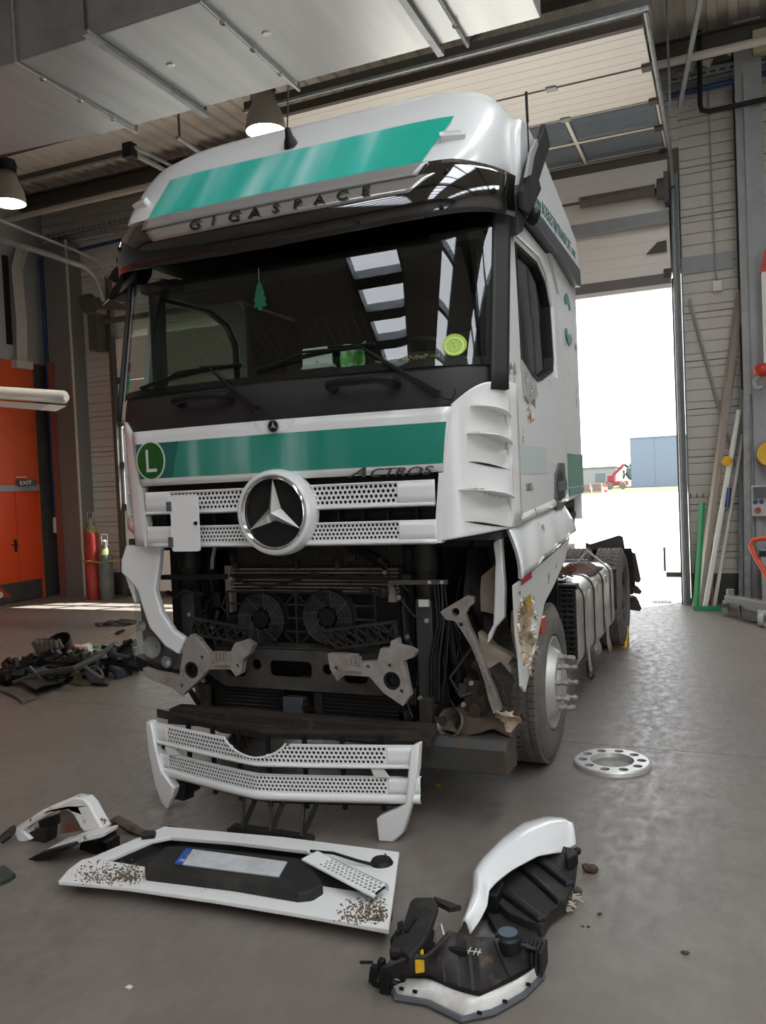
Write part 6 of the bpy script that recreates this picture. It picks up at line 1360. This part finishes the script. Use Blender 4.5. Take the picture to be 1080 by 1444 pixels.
# gas cylinders
def cyl(px, py, h, r_, m, label, strapz):
    b = at(px, py, 1, 7.62); b.z = 0; t = thing('gas_cylinder', label, 'gas cylinder', b); T = Matrix.Translation(b)
    MB().lathe([(0, 0), (r_*.95, 0), (r_, .03), (r_, h-.2), (r_*.92, h-.14)], 24, T).build('cylinder_body', m, t, smooth=True)
    MB().lathe([(r_*.92, h-.14), (r_*.6, h-.05), (r_*.3, h)], 24, T).build('shoulder', mat('olive_shoulder', '7A7A4A', .5), t, smooth=True)
    MB().lathe([(r_*.3, h), (r_*.32, h+.1), (.02, h+.12), (0, h+.13)], 12, T).build('valve', M['cast'], t, smooth=True)
    MB().tube([b+Vector((-r_*.5, 0, h+.02)), b+Vector((-r_*.55, 0, h+.22)), b+Vector((r_*.55, 0, h+.22)), b+Vector((r_*.5, 0, h+.02))], .012, 6).build('valve_guard', M['cast'], t, smooth=True)
    return b
b1 = cyl(133, 833, 1.36, .125, mat('faded_red', 'A5352A', .5, var=('8F2D24', 4, .4, .7)), 'tall red gas cylinder by the left column', .7)
b2 = cyl(151, 833, .95, .125, mat('grey_green_cylinder', '5F6660', .5, var=('4E544F', 5, .4, .7)), 'shorter grey gas cylinder next to the red one', .7)
tag(MB().tube([b1+Vector((-.22, -.05, .72)), b1+Vector((-.1, -.14, .71)), b2+Vector((0, -.14, .68)), b2+Vector((.3, .1, .7))], .018, 6).build('retaining_strap', mat('tan_strap', '8F7A4A', .7), None), 'tan strap holding the two gas cylinders', 'strap')
# ---- poles leaning against the wall right of the doorway
def pole(label, p0, p1, r_, m, name='leaning_pole', sq=False):
    a, c = Vector(p0), Vector(p1)
    g = MB().bar(a, c, r_*2, r_*1.6) if sq else MB().cyl(a, c, r_, 10)
    return tag(g.build(name, m, None, smooth=not sq), label, 'pole', 'poles leaning by the doorway')
pole('longest beige batten leaning up to the column', (1.9, 7.75, .0), (2.52, 8.05, 4.2), .045, mat('beige_batten', '9A9186', .6), 'leaning_batten', True)
pole('second beige batten close behind the longest one', (1.84, 7.85, .0), (2.42, 8.12, 3.3), .035, mat('beige_batten_dark', '857C70', .6), 'leaning_batten', True)
pole('white tubular pole with yellow joint', (1.97, 7.6, .0), (2.46, 7.9, 2.62), .035, M['wplast'])
pole('pale grey tube right of the white pole', (2.08, 7.62, .0), (2.5, 7.95, 2.3), .025, M['siding'])
pole('thin rusty rod behind the green frame', (2.06, 7.8, .0), (2.07, 8.1, 1.4), .018, mat('brown_rod', '8A6848', .7))
pole('slim grey bar standing near the column', (2.42, 7.85, .0), (2.5, 8.1, 2.9), .03, M['steel'], 'leaning_bar', True)
pole('grey steel profile standing against the column', (2.5, 7.6, .0), (2.56, 7.74, 2.8), .04, M['steel'], 'leaning_bar', True)
pole('short dark strip at the foot of the door jamb', (1.8, 8.0, .0), (1.95, 8.12, 1.1), .02, M['darkst'], 'leaning_bar', True)
tag(MB().cyl((1.88, 8.14, 4.2), (2.4, 8.14, 1.9), .018, 8).build('diagonal_rod', M['col'], None), 'thin diagonal rod bolted to the ribbed wall', 'rod')
tag(MB().cyl((2.28, 7.75, 1.93), (2.31, 7.8, 1.98), .06, 14).build('yellow_knob', M['yel'], None, smooth=True), 'yellow knob on the white leaning pole', 'knob')
tag(MB().bar((2.28, 7.72, 1.35), (2.31, 7.75, 1.6), .06, .03).build('blue_clip', M['blue'], None), 'blue clip hanging on the pale tube', 'clip')
GF = thing('steel_stand', 'green steel stand standing on the floor by the leaning poles', 'frame', (1.95, 7.8, 0))
MB().bar((1.86, 7.58, .0), (1.98, 7.72, 1.42), .06, .05).build('upright', M['gpaint'], GF); MB().bar((1.84, 7.56, .03), (2.22, 7.55, .03), .06, .06).build('foot_bar', M['gpaint'], GF)
tag(MB().box(1.79, 2.45, 8.17, 8.2, 4.55, 4.78).build('wall_beam', M['col'], None), 'grey horizontal beam across the ribbed wall beside the door head', 'beam')
# hook strip
HS = thing('hook_rail', 'short row of hooks screwed to the ribbed wall', 'hooks', (1.9, 8.15, 1.5))
for k in range(4): MB().tube([(1.82+k*.08, 8.19, 1.5), (1.82+k*.08, 8.14, 1.48), (1.82+k*.08, 8.14, 1.53)], .006, 5).build('hook', M['rust'], HS)
# socket box, reel, hook block on the column
SB = thing('socket_box', 'grey socket box with blue and red sockets on the column', 'socket box', (2.7, 7.72, 1.4))
MB().box(2.57, 3.0, 7.66, 7.78, 1.22, 1.62).build('enclosure', mat('pale_grey_box', 'B4B3AD', .5), SB, bevel=.01); MB().box(2.6, 3.0, 7.63, 7.66, 1.46, 1.6).build('breaker_window', M['grey'], SB)
for x in (2.62, 2.69, 2.78): MB().lathe([(0, .02), (.025, .02), (.03, 0)], 12, Matrix.Translation((x, 7.66, 1.41)) @ Matrix.Rotation(PI/2, 4, 'X')).build('blue_socket', M['blue'], SB, smooth=True)
MB().lathe([(.018, .03), (.033, .03), (.038, 0)], 14, Matrix.Translation((2.645, 7.66, 1.3)) @ Matrix.Rotation(PI/2, 4, 'X')).build('red_socket', M['red'], SB, smooth=True)
g = MB().lathe([(.06, -.05), (.16, -.06), (.17, 0), (.16, .06), (.06, .05)], 24, Matrix.Translation((2.82, 7.62, 2.02)) @ Matrix.Rotation(PI/2, 4, 'X')); tag(g.build('hose_reel', M['yel'], None, smooth=True), 'yellow cable reel on the right column', 'reel')
HB = thing('hoist_hook', 'red hoist hook block at the right edge', 'hook', (2.72, 7.5, 3.0))
MB().ball((2.74, 7.5, 3.08), .11, 12, 8, (1, .6, .8)).build('red_block', M['red'], HB, smooth=True); MB().tube([(2.7+.06*math.cos(t_), 7.5, 2.92+.07*math.sin(t_)) for t_ in [1.4+i*.4 for i in range(11)]], .02, 8).build('steel_hook', M['steel'], HB, smooth=True)
MB().box(2.76, 2.9, 7.5, 7.6, 3.1, 4.3).build('strap', M['wplast'], HB); MB().prism([(2.74, 4.3), (2.92, 4.3), (2.9, 4.7), (2.8, 4.55)], 7.5, 7.6, XZ).build('red_sheath', M['red'], HB)
# trolley jack with orange handle
JK = thing('trolley_jack', 'grey wheeled trolley jack with bent orange handle at the right edge', 'jack', fl(1060, 872))
a, c = fl(1025, 845, .22), fl(1082, 868, .16)
MB().bar(Vector((2.26, 7.15, .2)), Vector((2.85, 6.4, .2)), .12, .14).build('chassis', mat('jack_grey', '77756F', .5), JK, bevel=.01)
MB().bar(Vector((2.2, 6.95, .16)), Vector((2.34, 7.3, .16)), .05, .05).build('axle_bar', M['grey'], JK); MB().cyl((2.29, 7.14, .25), (2.29, 7.14, .34), .05, 14).build('saddle', mat('jack_saddle', '8B8983', .5), JK, smooth=True)
for x, y in ((2.24, 7.16), (2.62, 6.42)):
    MB().lathe([(.03, -.03), (.085, -.03), (.092, 0), (.085, .03), (.03, .03)], 22, Matrix.Translation((x, y, .092)) @ Matrix.Rotation(PI/2, 4, 'Y') @ Matrix.Rotation(.3, 4, 'X')).build('castor', mat('cream_wheel', 'A9A79A', .6), JK, smooth=True)
    MB().prism(circ((0, .05), .05, 12), -.045, .045, lambda u, v, d: Vector((x+d, y+u, .1+v))).build('castor_fork', M['steel'], JK)
hp_ = [(3.0, 6.6, 1.0), (2.66, 6.85, 1.0), (2.56, 6.9, .97), (2.53, 6.9, .9), (2.58, 6.85, .78), (2.75, 6.7, .45), (2.8, 6.65, .3)]
MB().tube(hp_, .03, 10).build('orange_handle', mat('orange_tube', 'D8502C', .4), JK, smooth=True)
MB().tube([(2.42, 6.95, .2), (2.38, 6.85, .15), (2.4, 6.75, .04), (2.55, 6.6, .03), (2.7, 6.5, .1)], .018, 8).build('hydraulic_hose', M['blk2'], JK, smooth=True)
MB().prism([(2.62, .78), (3.0, .78), (3.0, .84), (2.62, .84)], 6.8, 6.95, XZ).build('tool_tray', M['blk'], JK); MB().ball((2.8, 6.87, .87), .08, 12, 6, (1.4, .8, .5)).jitter(.02, 3, 12).build('rag', mat('green_rag', '3F5A50', .9), JK, smooth=True)
tag(MB().box(2.66, 3.0, 7.3, 7.7, .0, .8).build('grey_cabinet', mat('pale_cabinet', 'A6A7A5', .6), None, bevel=.01), 'pale grey cabinet behind the trolley jack', 'cabinet')
# ---- seen through the doorway
BB = thing('blue_hall', 'large pale blue factory hall beyond the yard', 'building', (-2, 125, 0))
MB().box(-11, 6, 122, 140, 0, 7.2).build('wall', mat('blue_cladding', '6A7585', .7), BB)
for k in range(5): MB().box(-11+k*3.4-.02, -11+k*3.4+.02, 121.97, 122, 0, 7.2).build('panel_joint', mat('blue_joint', '626D7D', .7), BB)
MB().box(-11.1, 6.1, 121.9, 140, 7.2, 7.35).build('roof_edge', mat('blue_edge', '727D8C', .7), BB)
WBd = thing('white_hall', 'low white building left of the blue hall', 'building', (-20, 150, 0))
MB().box(-27, -16.6, 150, 160, 0, 3.4).build('wall', mat('white_render', '868686', .8), WBd); MB().box(-20.3, -18.6, 149.9, 150, .9, 2.4).build('window', mat('grey_shutter', '5D666C', .6), WBd); MB().box(-27.2, -16.4, 149.8, 160, 3.4, 3.6).build('roof', mat('grey_roof', '808080', .8), WBd)
TL = thing('telehandler', 'red telescopic handler parked by the blue hall', 'vehicle', (-11.5, 110, 0)); mr = mat('machine_red', '80202A', .5)
MB().box(-13, -10.2, 109.5, 111, .5, 1.1).build('chassis', mr, TL, bevel=.05); MB().box(-12.8, -11.9, 109.5, 111, 1.1, 1.9).build('cab', mr, TL, bevel=.05)
MB().bar((-12.6, 110, 1.4), (-10.6, 110, 3.3), .35, .35).build('boom', mr, TL); MB().bar((-10.6, 110, 3.3), (-10.1, 110, 2.9), .25, .3).build('boom_head', M['dark'], TL)
for x in (-12.5, -10.8): MB().lathe([(0, -.2), (.45, -.2), (.5, 0), (.45, .2), (0, .2)], 16, Matrix.Translation((x, 109.4, .5)) @ Matrix.Rotation(PI/2, 4, 'X')).build('wheel', M['rub'], TL, smooth=True)
fo = mat('pale_foliage', '4A5450', .9, var=('5A6460', .6, .4, .6))
for i, (x, h) in enumerate(((-20.4, 3.2), (-17.9, 3.6), (-15.3, 3.9), (-12.6, 3.4))):
    t = thing('tree', ['leftmost', 'second', 'third', 'rightmost'][i] + ' green tree of the row beside the blue hall', 'tree', (x, 165, 0), group='trees beyond the yard')
    MB().ball((x, 165, h*.62), h*.42, 18, 12, (.72, .8, 1)).jitter(.35, i, .9).jitter(.3, i, 3).build('crown', fo, t); MB().cyl((x, 165, 0), (x, 165, h*.5), .15, 8).build('trunk', M['brown'], t)
for i, x in enumerate((-14.1, -12.9, -11.6)):
    t = thing('brick_pallet', ['left', 'middle', 'right'][i] + ' pallet of reddish blocks at the yard edge', 'pallet', (x, 92, 0), group='pallets at the yard edge')
    MB().box(x-.5, x+.5, 91.5, 92.5, .12, 1.0).build('block_stack', mat('pale_brick', '75625E', .8, var=('6B5752', 3, .4, .6)), t); MB().box(x-.55, x+.55, 91.5, 92.5, 0, .12).build('pallet_base', M['beige'], t)
t = thing('marker_post', 'red and white marker post on the grass edge', 'post', (-8.8, 78, 0))
for k in range(4): MB().box(-8.95, -8.65, 78, 78.1, k*.25, k*.25+.25).build('band', M['red'] if k % 2 else M['wplast'], t)
MB().box(1.45, 1.68, 8.3, 8.75, .35, .42).build('door_stop_plate', M['brown'], d3); MB().box(1.4, 1.43, 8.6, 8.7, .4, .75).build('door_stop_post', M['grey'], d3)
p = fl(182, 1393); tag(MB().prism([(p.x-.012, p.y-.008), (p.x+.01, p.y-.01), (p.x+.013, p.y+.006), (p.x-.006, p.y+.01)], .001, .006, XY).build('paper_scrap', M['wplast'], None), 'tiny white paper scrap alone on the foreground floor', 'scrap')
p = fl(966, 1345); tag(MB().ball((p.x, p.y, .006), .012, 8, 5, (1.6, .8, .5)).jitter(.004, 2, 60).build('dry_leaf', M['mudm'], None), 'small brown leaf on the bare floor right of the fender', 'leaf')
